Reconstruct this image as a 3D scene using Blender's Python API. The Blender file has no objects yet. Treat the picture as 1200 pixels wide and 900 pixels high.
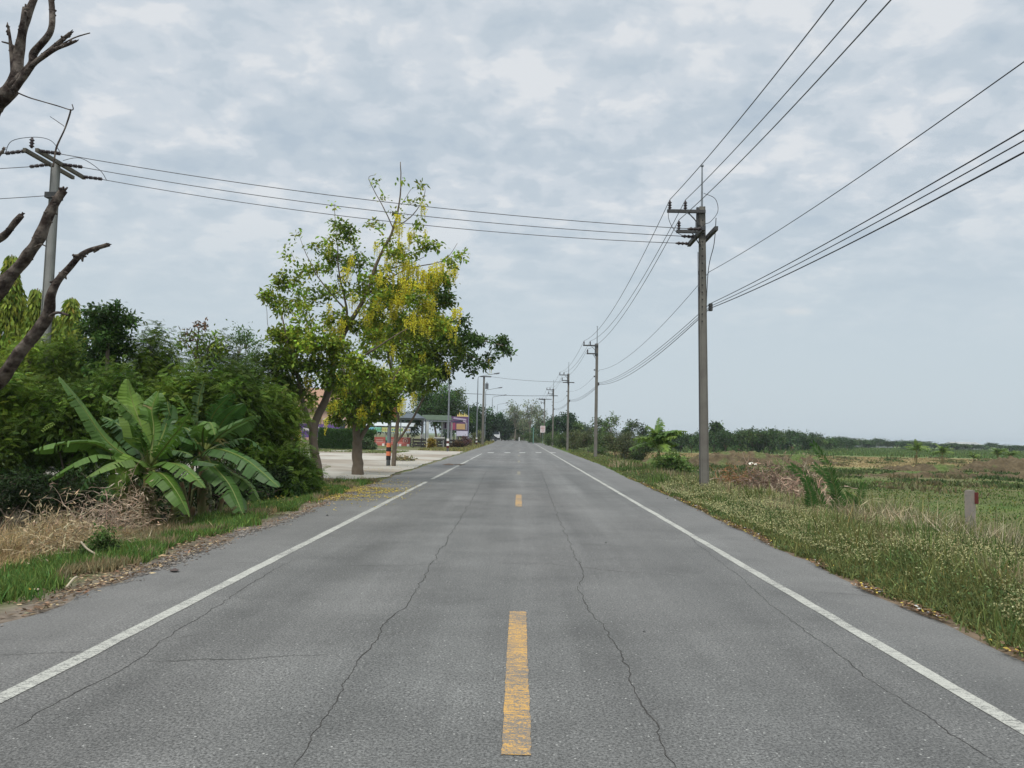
import bpy, math, random
import numpy as np
from mathutils import Vector, Matrix, noise as mnoise
R = math.radians
rng = np.random.default_rng(7)
random.seed(7)
SC = bpy.context.scene
COL = SC.collection

# ------------------------------------------------------------------ camera
H = 1.6
F = 900.0
cam_d = bpy.data.cameras.new('camera'); cam = bpy.data.objects.new('camera', cam_d); COL.objects.link(cam)
cam_d.sensor_width = 36; cam_d.lens = 27; cam_d.clip_start = 0.05; cam_d.clip_end = 20000
RM = Matrix.Rotation(R(0.62), 3, 'Z') @ Matrix.Rotation(R(90 + 3.75), 3, 'X') @ Matrix.Rotation(R(1.25), 3, 'Z')
cam.matrix_world = Matrix.Translation((0, 0, H)) @ RM.to_4x4()
SC.camera = cam
SC.render.resolution_x = 1024; SC.render.resolution_y = 768

# ------------------------------------------------------------------ light
SC.view_settings.view_transform = 'Standard'; SC.view_settings.look = 'None'
SC.view_settings.gamma = 1.0; SC.view_settings.exposure = 0.0
SUN_EL, SUN_AZ = 58.0, 200.0      # azimuth clockwise from +Y
sun_d = bpy.data.lights.new('sun', 'SUN'); sun = bpy.data.objects.new('sun', sun_d); COL.objects.link(sun)
sun_d.energy = 2.0; sun_d.angle = R(14); sun_d.color = (1.0, 0.96, 0.9)
sv = Vector((math.sin(R(SUN_AZ)) * math.cos(R(SUN_EL)), math.cos(R(SUN_AZ)) * math.cos(R(SUN_EL)), math.sin(R(SUN_EL))))
sun.rotation_euler = sv.to_track_quat('Z', 'Y').to_euler()

W = bpy.data.worlds.new('World'); SC.world = W; W.use_nodes = True
nt = W.node_tree; nt.nodes.clear()
def N(t, typ, **kw):
    n = t.nodes.new(typ)
    for k, v in kw.items():
        if k.startswith('i_'):
            key = k[2:]
            n.inputs[int(key) if key.isdigit() else key.replace('_', ' ')].default_value = v
        else: setattr(n, k, v)
    return n
def L(t, a, b): t.links.new(a, b)
def build_world():
    t = nt
    out = N(t, 'ShaderNodeOutputWorld'); bg = N(t, 'ShaderNodeBackground'); bg.inputs['Strength'].default_value = 0.1
    L(t, bg.outputs[0], out.inputs[0])
    sky = N(t, 'ShaderNodeTexSky', sky_type='NISHITA'); sky.sun_disc = False
    sky.sun_elevation = R(SUN_EL); sky.sun_rotation = R(SUN_AZ); sky.air_density = 1.2; sky.dust_density = 2.0
    tc = N(t, 'ShaderNodeTexCoord'); sep = N(t, 'ShaderNodeSeparateXYZ'); L(t, tc.outputs['Generated'], sep.inputs[0])
    zc = N(t, 'ShaderNodeMath', operation='MAXIMUM'); L(t, sep.outputs['Z'], zc.inputs[0]); zc.inputs[1].default_value = 0.0
    za = N(t, 'ShaderNodeMath', operation='ADD'); L(t, zc.outputs[0], za.inputs[0]); za.inputs[1].default_value = 0.30
    dv = N(t, 'ShaderNodeVectorMath', operation='DIVIDE'); cmb = N(t, 'ShaderNodeCombineXYZ')
    for i in range(3): L(t, za.outputs[0], cmb.inputs[i])
    L(t, tc.outputs['Generated'], dv.inputs[0]); L(t, cmb.outputs[0], dv.inputs[1])
    fl = N(t, 'ShaderNodeVectorMath', operation='MULTIPLY'); L(t, dv.outputs[0], fl.inputs[0]); fl.inputs[1].default_value = (1.0, 1.15, 0)
    def noise(sc, det, ro, dist, off):
        ad = N(t, 'ShaderNodeVectorMath', operation='ADD'); L(t, fl.outputs[0], ad.inputs[0]); ad.inputs[1].default_value = off
        n = N(t, 'ShaderNodeTexNoise'); n.inputs['Scale'].default_value = sc; n.inputs['Detail'].default_value = det
        n.inputs['Roughness'].default_value = ro; n.inputs['Distortion'].default_value = dist
        L(t, ad.outputs[0], n.inputs['Vector']); return n.outputs['Fac']
    big = noise(2.6, 3, 0.5, 0.2, (3.1, 1.7, 0.0))
    mid = noise(11, 6, 0.55, 0.2, (8.3, 2.2, 0.0))
    def ramp(fac, stops):
        r = N(t, 'ShaderNodeValToRGB'); L(t, fac, r.inputs[0]); cr = r.color_ramp; cr.interpolation = 'EASE'
        while len(cr.elements) < len(stops): cr.elements.new(0.5)
        for e, (p, c) in zip(cr.elements, stops): e.position = p; e.color = (*c, 1)
        return r.outputs['Color']
    sm = N(t, 'ShaderNodeMath', operation='MULTIPLY_ADD'); L(t, big, sm.inputs[0]); sm.inputs[1].default_value = 0.72
    m2 = N(t, 'ShaderNodeMath', operation='MULTIPLY'); L(t, mid, m2.inputs[0]); m2.inputs[1].default_value = 0.62
    L(t, m2.outputs[0], sm.inputs[2])
    cl = ramp(sm.outputs[0], [(0.50, (4.9, 5.75, 6.6)), (0.62, (5.6, 6.35, 7.05)), (0.70, (6.4, 7.0, 7.6)), (0.80, (7.7, 8.0, 8.3))])
    # low sky: an even pale veil
    low = (5.75, 6.6, 7.2)
    hz = N(t, 'ShaderNodeMapRange', interpolation_type='SMOOTHSTEP'); L(t, zc.outputs[0], hz.inputs['Value'])
    hz.inputs['From Min'].default_value = 0.08; hz.inputs['From Max'].default_value = 0.34
    mx = N(t, 'ShaderNodeMix', data_type='RGBA'); L(t, hz.outputs[0], mx.inputs['Factor'])
    mx.inputs[6].default_value = (*low, 1); L(t, cl, mx.inputs[7])
    hz2 = N(t, 'ShaderNodeMapRange', interpolation_type='SMOOTHSTEP'); L(t, zc.outputs[0], hz2.inputs['Value']); hz2.inputs['From Min'].default_value = 0.5; hz2.inputs['From Max'].default_value = 0.85
    # brighter overcast towards the zenith
    br = N(t, 'ShaderNodeMapRange', interpolation_type='SMOOTHSTEP'); L(t, zc.outputs[0], br.inputs['Value'])
    br.inputs['From Min'].default_value = 0.5; br.inputs['From Max'].default_value = 0.95
    br.inputs['To Min'].default_value = 1.0; br.inputs['To Max'].default_value = 3.0
    wd = RM @ Vector(((933 - 600) / F, (450 - 365) / F, -1)); wd.normalize()
    wsb = N(t, 'ShaderNodeVectorMath', operation='SUBTRACT'); L(t, tc.outputs['Generated'], wsb.inputs[0]); wsb.inputs[1].default_value = wd
    wml = N(t, 'ShaderNodeVectorMath', operation='MULTIPLY'); L(t, wsb.outputs[0], wml.inputs[0]); wml.inputs[1].default_value = (38, 38, 130)
    wln = N(t, 'ShaderNodeVectorMath', operation='LENGTH'); L(t, wml.outputs[0], wln.inputs[0])
    wns = N(t, 'ShaderNodeTexNoise'); wns.inputs['Scale'].default_value = 90; wns.inputs['Detail'].default_value = 4; L(t, tc.outputs['Generated'], wns.inputs['Vector'])
    wad = N(t, 'ShaderNodeMath', operation='ADD'); L(t, wln.outputs['Value'], wad.inputs[0]); L(t, wns.outputs['Fac'], wad.inputs[1])
    wmr = N(t, 'ShaderNodeMapRange', interpolation_type='SMOOTHSTEP'); L(t, wad.outputs[0], wmr.inputs['Value']); wmr.inputs['From Min'].default_value = 0.5; wmr.inputs['From Max'].default_value = 1.4; wmr.inputs['To Min'].default_value = .55; wmr.inputs['To Max'].default_value = 0
    wmx = N(t, 'ShaderNodeMix', data_type='RGBA'); L(t, wmr.outputs[0], wmx.inputs['Factor']); L(t, mx.outputs[2], wmx.inputs[6]); wmx.inputs[7].default_value = (7.4, 7.6, 7.7, 1)
    wz = N(t, 'ShaderNodeMix', data_type='RGBA'); L(t, hz2.outputs[0], wz.inputs['Factor']); wz.inputs[6].default_value = (1, 1, 1, 1); wz.inputs[7].default_value = (1.06, 1.0, .90, 1)
    wt = N(t, 'ShaderNodeVectorMath', operation='MULTIPLY'); L(t, wmx.outputs[2], wt.inputs[0]); L(t, wz.outputs[2], wt.inputs[1])
    sc = N(t, 'ShaderNodeVectorMath', operation='SCALE'); L(t, wt.outputs[0], sc.inputs[0]); L(t, br.outputs[0], sc.inputs['Scale'])
    m3 = N(t, 'ShaderNodeMix', data_type='RGBA'); m3.inputs['Factor'].default_value = 0.93
    L(t, sky.outputs[0], m3.inputs[6]); L(t, sc.outputs[0], m3.inputs[7]); L(t, m3.outputs[2], bg.inputs['Color'])
build_world()

# ------------------------------------------------------------------ photo measuring: a pixel and a distance give a place
def ray(px, py):
    d = RM @ Vector(((px - 600) / F, (450 - py) / F, -1)); return d / d.y
def P(px, py, Y):
    d = ray(px, py); return Vector((d.x * Y, Y, H + d.z * Y))
def G(px, py, z=0.0):
    d = ray(px, py); t = (z - H) / d.z; return Vector((d.x * t, t, z))
def cx(Y):
    Y = np.asarray(Y, float); a = np.clip(Y - 125, 0, 330); b = np.clip(Y - 455, 0, None)
    return -4e-4 * a * a - 8e-4 * 330 * b
def sst(a, b, x):
    t = np.clip((np.asarray(x, float) - a) / (b - a), 0, 1); return t * t * (3 - 2 * t)
def vnoise(x, y, s=1.0, seed=0):
    x = np.asarray(x, float) / s + seed * 17.3; y = np.asarray(y, float) / s + seed * 9.1
    x, y = np.broadcast_arrays(x, y)
    xi = np.floor(x).astype(np.int64); yi = np.floor(y).astype(np.int64); fx = x - xi; fy = y - yi
    fx = fx * fx * (3 - 2 * fx); fy = fy * fy * (3 - 2 * fy)
    def h(a, b):
        v = np.sin(a * 127.1 + b * 311.7 + seed * 74.7) * 43758.5453; return v - np.floor(v)
    return (h(xi, yi) * (1 - fx) + h(xi + 1, yi) * fx) * (1 - fy) + (h(xi, yi + 1) * (1 - fx) + h(xi + 1, yi + 1) * fx) * fy
def fbm(x, y, s, seed=0, o=4):
    v = 0; a = 0.5; tot = 0
    for i in range(o): v = v + a * vnoise(x, y, s / 2 ** i, seed + i); tot += a; a *= 0.5
    return v / tot
def gz(x, Y):
    """height of the ground"""
    x = np.asarray(x, float); Y = np.asarray(Y, float); xr = x - cx(Y)
    r = -0.03 - 0.08 * sst(4.3, 5.6, xr) - 0.75 * sst(5.8, 9.5, xr) + (fbm(x, Y, 3.0, 3) - 0.5) * 0.16 * sst(5.5, 9, xr)
    l = -0.03 - 0.10 * sst(4.6, 5.8, -xr) - 0.5 * sst(5.6, 8.5, -xr) + (fbm(x, Y, 2.0, 5) - 0.5) * 0.15 * sst(5, 7, -xr)
    f = 1 - sst(20.5, 23.5, Y + 0.55 * (xr + 5))
    l = l * f + (-0.03 - 0.02 * sst(4.5, 6, -xr)) * (1 - f)
    return np.where(xr > 0, r, l)
def gp(px, py):
    z = 0.0
    for _ in range(12):
        p = G(px, py, z); z = 0.5 * z + 0.5 * float(gz(p.x, p.y))
    return G(px, py, z)

# ------------------------------------------------------------------ materials
MATS = {}
def mat(name, col, rough=0.8, var=0.15, scale=3.0, bump=0.0, bscale=40.0, spec=0.3, metal=0.0, attr=False, trans=0.0, col2=None, emit=None):
    if name in MATS: return MATS[name]
    m = bpy.data.materials.new(name); m.use_nodes = True; t = m.node_tree; t.nodes.clear()
    out = N(t, 'ShaderNodeOutputMaterial'); b = N(t, 'ShaderNodeBsdfPrincipled')
    b.inputs['Roughness'].default_value = rough; b.inputs['Metallic'].default_value = metal; b.inputs['Specular IOR Level'].default_value = spec
    geo = N(t, 'ShaderNodeTexCoord'); n1 = N(t, 'ShaderNodeTexNoise'); n1.inputs['Scale'].default_value = scale; n1.inputs['Detail'].default_value = 5
    L(t, geo.outputs['Object'], n1.inputs['Vector'])
    if attr:
        a = N(t, 'ShaderNodeAttribute', attribute_name='Col'); base = a.outputs['Color']
    else:
        a = N(t, 'ShaderNodeRGB'); a.outputs[0].default_value = (*col, 1); base = a.outputs[0]
    if col2:
        mx = N(t, 'ShaderNodeMix', data_type='RGBA'); rr = N(t, 'ShaderNodeMapRange'); L(t, n1.outputs['Fac'], rr.inputs['Value'])
        rr.inputs['From Min'].default_value = 0.4; rr.inputs['From Max'].default_value = 0.62
        L(t, rr.outputs[0], mx.inputs['Factor']); L(t, base, mx.inputs[6]); mx.inputs[7].default_value = (*col2, 1); base = mx.outputs[2]
    mr = N(t, 'ShaderNodeMapRange'); L(t, n1.outputs['Fac'], mr.inputs['Value']); mr.inputs['From Min'].default_value = 0.25; mr.inputs['From Max'].default_value = 0.75
    mr.inputs['To Min'].default_value = 1 - var; mr.inputs['To Max'].default_value = 1 + var
    sc = N(t, 'ShaderNodeVectorMath', operation='SCALE'); L(t, base, sc.inputs[0]); L(t, mr.outputs[0], sc.inputs['Scale'])
    L(t, sc.outputs[0], b.inputs['Base Color'])
    if bump:
        n2 = N(t, 'ShaderNodeTexNoise'); n2.inputs['Scale'].default_value = bscale; n2.inputs['Detail'].default_value = 4; L(t, geo.outputs['Object'], n2.inputs['Vector'])
        bp = N(t, 'ShaderNodeBump'); bp.inputs['Strength'].default_value = bump; bp.inputs['Distance'].default_value = 0.02
        L(t, n2.outputs['Fac'], bp.inputs['Height']); L(t, bp.outputs[0], b.inputs['Normal'])
    if trans:
        tr = N(t, 'ShaderNodeBsdfTranslucent'); L(t, sc.outputs[0], tr.inputs['Color']); ms = N(t, 'ShaderNodeMixShader'); ms.inputs[0].default_value = trans
        L(t, b.outputs[0], ms.inputs[1]); L(t, tr.outputs[0], ms.inputs[2]); L(t, ms.outputs[0], out.inputs[0])
    else: L(t, b.outputs[0], out.inputs[0])
    MATS[name] = m; return m
LEAF = mat('leaf', (0, 0, 0), 0.55, 0.12, 1.5, attr=True, trans=0.36, spec=0.18)
DRY = mat('dry_stalk', (0, 0, 0), 0.9, 0.1, 2, attr=True, trans=0.15, spec=0.1)
PETAL = mat('petal', (0, 0, 0), 0.6, 0.05, 2, attr=True, trans=0.4, spec=0.2)
BARK = mat('bark', (0.19, 0.155, 0.12), 0.95, 0.35, 6, bump=0.7, bscale=25, spec=0.1, col2=(0.12, 0.095, 0.07))
PALEBARK = mat('pale_bark', (0.24, 0.21, 0.17), 0.95, 0.3, 5, bump=0.5, bscale=30, spec=0.1)
DEADWOOD = mat('dead_wood', (0.050, 0.037, 0.032), 0.95, 0.5, 9, bump=1.0, bscale=30, spec=0.1, col2=(0.12, 0.10, 0.085))
CONC = mat('weathered_concrete', (0.21, 0.20, 0.175), 0.9, 0.22, 2.2, bump=0.3, bscale=40, spec=0.2, col2=(0.14, 0.13, 0.115))
CONCL = mat('pale_concrete', (0.25, 0.25, 0.235), 0.9, 0.15, 2.5, bump=0.3, bscale=40, spec=0.2)
STEEL = mat('galvanised_steel', (0.20, 0.22, 0.24), 0.6, 0.1, 3, metal=0.3, spec=0.4)
DARKST = mat('dark_steel', (0.06, 0.06, 0.06), 0.7, 0.2, 5, spec=0.3)
PORC = mat('brown_porcelain', (0.03, 0.018, 0.02), 0.35, 0.2, 5, spec=0.5)
RUBBER = mat('black_cable', (0.025, 0.025, 0.03), 0.6, 0.05, 5, spec=0.3)
ALU = mat('aluminium_cable', (0.10, 0.10, 0.11), 0.5, 0.05, 5, spec=0.4)
WHITE = mat('white_paint', (0.72, 0.72, 0.70), 0.6, 0.08, 4)
BLACKP = mat('black_paint', (0.02, 0.02, 0.02), 0.6, 0.2, 5)
ORANGEP = mat('orange_paint', (0.75, 0.22, 0.10), 0.6, 0.15, 5)

# ------------------------------------------------------------------ objects
def tag(o, label=None, cat=None, group=None, kind=None):
    if label: o['label'] = label
    if cat: o['category'] = cat
    if group: o['group'] = group
    if kind: o['kind'] = kind
    return o
def empty(name, loc, label, cat, group=None, kind=None):
    o = bpy.data.objects.new(name, None); COL.objects.link(o); o.location = loc; o.empty_display_size = 0.2
    return tag(o, label, cat, group, kind)
def wloc(o):
    v = Vector((0, 0, 0))
    while o is not None: v += o.location; o = o.parent
    return v
def kids(o): return [c for c in COL.objects if c.parent == o]
def copy_tree(o, parent=None):
    c = o.copy(); COL.objects.link(c)
    if parent: c.parent = parent
    for ch in [x for x in o.children]: copy_tree(ch, c)
    return c
class MB:
    def __init__(s): s.v = []; s.f = []; s.c = []; s.m = []; s.n = 0; s.cc = (0.5, 0.5, 0.5); s.smooth = False
    def add(s, vs, fs, mi=0, col=None):
        n = s.n; s.v.append(np.asarray(vs, float).reshape(-1, 3)); k = len(s.v[-1]); s.n += k
        s.f += [tuple(i + n for i in f) for f in fs]; s.m += [mi] * len(fs)
        s.c.append(np.tile(np.array(col or s.cc), (k, 1)) if not isinstance(col, np.ndarray) else col); return s
    def box(s, c, sz, rz=0, rx=0, ry=0, mi=0, col=None, taper=1.0):
        M = Matrix.Rotation(rz, 3, 'Z') @ Matrix.Rotation(ry, 3, 'Y') @ Matrix.Rotation(rx, 3, 'X'); vs = []
        for dz in (-.5, .5):
            k = taper if dz > 0 else 1
            for dx, dy in ((-.5, -.5), (.5, -.5), (.5, .5), (-.5, .5)):
                vs.append(Vector(c) + M @ Vector((dx * sz[0] * k, dy * sz[1] * k, dz * sz[2])))
        return s.add(vs, [(3, 2, 1, 0), (4, 5, 6, 7), (0, 1, 5, 4), (1, 2, 6, 5), (2, 3, 7, 6), (3, 0, 4, 7)], mi, col)
    def tube(s, pts, rad, sides=8, mi=0, col=None, cap=True, lump=0.0):
        pts = [Vector(p) for p in pts]; n = len(pts)
        if not hasattr(rad, '__len__'): rad = [rad] * n
        vs = []; up = None
        for i, p in enumerate(pts):
            d = (pts[min(i + 1, n - 1)] - pts[max(i - 1, 0)]);
            if d.length < 1e-9: d = Vector((0, 0, 1))
            d.normalize()
            if up is None: up = d.orthogonal().normalized()
            else:
                up = up - d * up.dot(d); up = up.normalized() if up.length > 1e-6 else d.orthogonal().normalized()
            w = d.cross(up)
            for k in range(sides):
                a = 2 * math.pi * k / sides; r = rad[i]
                if lump: r *= 1 + lump * mnoise.noise((p + up * math.cos(a) * r + w * math.sin(a) * r) * 5.0) * 2
                vs.append(p + (up * math.cos(a) + w * math.sin(a)) * r)
        fs = [(i * sides + k, i * sides + (k + 1) % sides, (i + 1) * sides + (k + 1) % sides, (i + 1) * sides + k) for i in range(n - 1) for k in range(sides)]
        if cap: fs += [tuple(reversed(range(sides))), tuple((n - 1) * sides + k for k in range(sides))]
        return s.add(vs, fs, mi, col)
    def lathe(s, base, axis, prof, sides=10, mi=0, col=None):
        ax = Vector(axis).normalized(); return s.tube([Vector(base) + ax * h for h, r in prof], [r for h, r in prof], sides, mi, col)
    def build(s, name, mats, parent=None, loc=None, smooth=False):
        o0 = wloc(parent) if parent else Vector(loc or (0, 0, 0))
        V = np.concatenate(s.v) - np.array(o0); me = bpy.data.meshes.new(name)
        me.from_pydata(V.tolist(), [], s.f); mats = mats if isinstance(mats, (list, tuple)) else [mats]
        for m in mats: me.materials.append(m)
        if len(mats) > 1: me.polygons.foreach_set('material_index', s.m)
        ca = me.color_attributes.new('Col', 'FLOAT_COLOR', 'POINT'); C = np.concatenate(s.c); ca.data.foreach_set('color', np.c_[C, np.ones(len(C))].ravel())
        if smooth: me.polygons.foreach_set('use_smooth', [True] * len(me.polygons))
        me.update(); o = bpy.data.objects.new(name, me); COL.objects.link(o)
        if parent: o.parent = parent
        else: o.location = o0
        return o
class QM:
    """quads only, numpy, for leaves and blades"""
    def __init__(s): s.v = []; s.c = []
    def quads(s, V, C): s.v.append(np.asarray(V, np.float32).reshape(-1, 4, 3)); s.c.append(np.asarray(C, np.float32).reshape(-1, 3))
    def cards(s, p, d, n, Ln, Wd, C, fold=0.15):
        """diamond leaves: base p, direction d, normal n"""
        w = np.cross(d, n); w /= np.linalg.norm(w, axis=1, keepdims=True) + 1e-9
        Ln = np.asarray(Ln).reshape(-1, 1) * np.ones((len(p), 1)); Wd = np.asarray(Wd).reshape(-1, 1) * np.ones((len(p), 1))
        m = p + d * Ln * 0.45 - n * Ln * fold * 0.3
        s.quads(np.stack([p, m + w * Wd * .5, p + d * Ln - n * Ln * fold, m - w * Wd * .5], 1), C)
    def count(s): return sum(len(v) for v in s.v)
    def build(s, name, m, parent=None, loc=None):
        o0 = wloc(parent) if parent else Vector(loc or (0, 0, 0))
        V = np.concatenate(s.v).reshape(-1, 3) - np.array(o0, np.float32); C = np.repeat(np.concatenate(s.c), 4, 0); nq = len(V) // 4
        me = bpy.data.meshes.new(name); me.vertices.add(nq * 4); me.vertices.foreach_set('co', V.astype(np.float32).ravel())
        me.loops.add(nq * 4); me.loops.foreach_set('vertex_index', np.arange(nq * 4, dtype=np.int32)); me.polygons.add(nq)
        me.polygons.foreach_set('loop_start', np.arange(0, nq * 4, 4, dtype=np.int32)); me.polygons.foreach_set('loop_total', np.full(nq, 4, np.int32))
        me.materials.append(m); me.update(calc_edges=True)
        ca = me.color_attributes.new('Col', 'FLOAT_COLOR', 'POINT'); ca.data.foreach_set('color', np.c_[C, np.ones(len(C))].astype(np.float32).ravel())
        o = bpy.data.objects.new(name, me); COL.objects.link(o)
        if parent: o.parent = parent
        else: o.location = o0
        return o
def unit(a): return a / (np.linalg.norm(a, axis=-1, keepdims=True) + 1e-9)
def rdir(n): return unit(rng.normal(size=(n, 3)))
def tint(n, col, v=0.3, h=0.15):
    c = np.tile(np.array(col, float), (n, 1)); c *= np.exp(rng.normal(0, v, (n, 1))); c[:, 0] *= np.exp(rng.normal(0, h, n)); return np.clip(c, 0.004, 0.85)
def grid_mesh(name, X, Y, Z, m, C=None):
    r, c = X.shape; me = bpy.data.meshes.new(name); me.vertices.add(r * c)
    me.vertices.foreach_set('co', np.stack([X, Y, Z], -1).astype(np.float32).ravel()); i = np.arange(r * c).reshape(r, c)
    q = np.stack([i[:-1, :-1], i[:-1, 1:], i[1:, 1:], i[1:, :-1]], -1).reshape(-1, 4); n = len(q)
    me.loops.add(n * 4); me.loops.foreach_set('vertex_index', q.astype(np.int32).ravel()); me.polygons.add(n)
    me.polygons.foreach_set('loop_start', np.arange(0, n * 4, 4, dtype=np.int32)); me.polygons.foreach_set('loop_total', np.full(n, 4, np.int32))
    me.materials.append(m); me.update(calc_edges=True); me.polygons.foreach_set('use_smooth', [True] * n)
    if C is not None:
        ca = me.color_attributes.new('Col', 'FLOAT_COLOR', 'POINT'); ca.data.foreach_set('color', np.concatenate([C, np.ones((r, c, 1))], -1).astype(np.float32).ravel())
    o = bpy.data.objects.new(name, me); COL.objects.link(o); return o

# ------------------------------------------------------------------ ground
def geom(a, b, s0, k):
    out = [a]; s = s0
    while out[-1] < b: out.append(out[-1] + s); s *= k
    return out
def build_ground():
    ys = np.array(geom(-8, 2600, 0.22, 1.012)); xp = np.array(geom(0, 2000, 0.2, 1.022)); xs = np.concatenate([-xp[:0:-1], xp])
    XR, Y = np.meshgrid(xs, ys); X = XR + cx(Y); Z = gz(X, Y)
    n1 = fbm(X, Y, 1.4, 11)[..., None]; n2 = fbm(X, Y, 9.0, 12)[..., None]; n3 = fbm(X, Y, 40, 13, 3)[..., None]; n4 = fbm(X, Y * 2.2, 14, 19, 4)[..., None]
    g1 = np.array((0.065, 0.11, 0.026)); g2 = np.array((0.105, 0.13, 0.042)); dirt = np.array((0.115, 0.09, 0.052)); gold = np.array((0.30, 0.235, 0.12)); gd = np.array((0.05, 0.09, 0.03))
    def mixc(a, b, f): return a * (1 - f) + b * f
    C = mixc(g1, g2, sst(.35, .65, n1))
    C = mixc(C, dirt, sst(.46, .66, n2) * .4 * sst(6, 8, XR)[..., None])
    C = mixc(C, np.array((.15, .125, .07)), sst(.52, .66, fbm(X, Y, 5.0, 15)[..., None]) * .6 * sst(6, 8, XR)[..., None])
    Yb = (Y + (n3[..., 0] - .5) * 20 + (n2[..., 0] - .5) * 8)
    R_ = sst(7, 10, XR)
    band = lambda a, b, w: (sst(a - w, a + w, Yb) * (1 - sst(b - w, b + w, Yb)))[..., None]
    C = mixc(C, dirt * 1.0, R_[..., None] * band(51, 66, 4) * sst(.42, .62, n4))
    C = mixc(C, gold, R_[..., None] * band(74, 128, 6) * 0.85)
    C = mixc(C, np.array((0.12, 0.17, 0.06)), R_[..., None] * band(132, 4000, 8))
    # left: litter under the bushes with their shade put into its dark colour, then trodden earth by the forecourt
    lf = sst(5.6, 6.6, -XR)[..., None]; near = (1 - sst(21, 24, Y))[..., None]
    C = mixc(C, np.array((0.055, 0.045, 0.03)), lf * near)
    C = mixc(C, mixc(np.array((.15, .12, .085)), g2, sst(.45, .6, n1)), lf * (1 - near) * 0.8)
    sh = (sst(3.7, 3.9, -XR) * (1 - sst(4.5, 4.85, -XR + (n1[..., 0] - .5) * .5)))[..., None]
    C = mixc(C, mixc(np.array((.15, .115, .085)), np.array((.17, .15, .13)), n1), sh)
    sr = (sst(3.6, 3.8, XR) * (1 - sst(4.15, 4.35, XR + (n1[..., 0] - .5) * .3)))[..., None]
    C = mixc(C, np.array((.16, .12, .085)), sr)
    m = mat('ground_soil', (0, 0, 0), 0.95, 0.35, 9.0, bump=0.6, bscale=14, spec=0.1, attr=True)
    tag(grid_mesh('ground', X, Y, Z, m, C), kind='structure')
build_ground()

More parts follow.
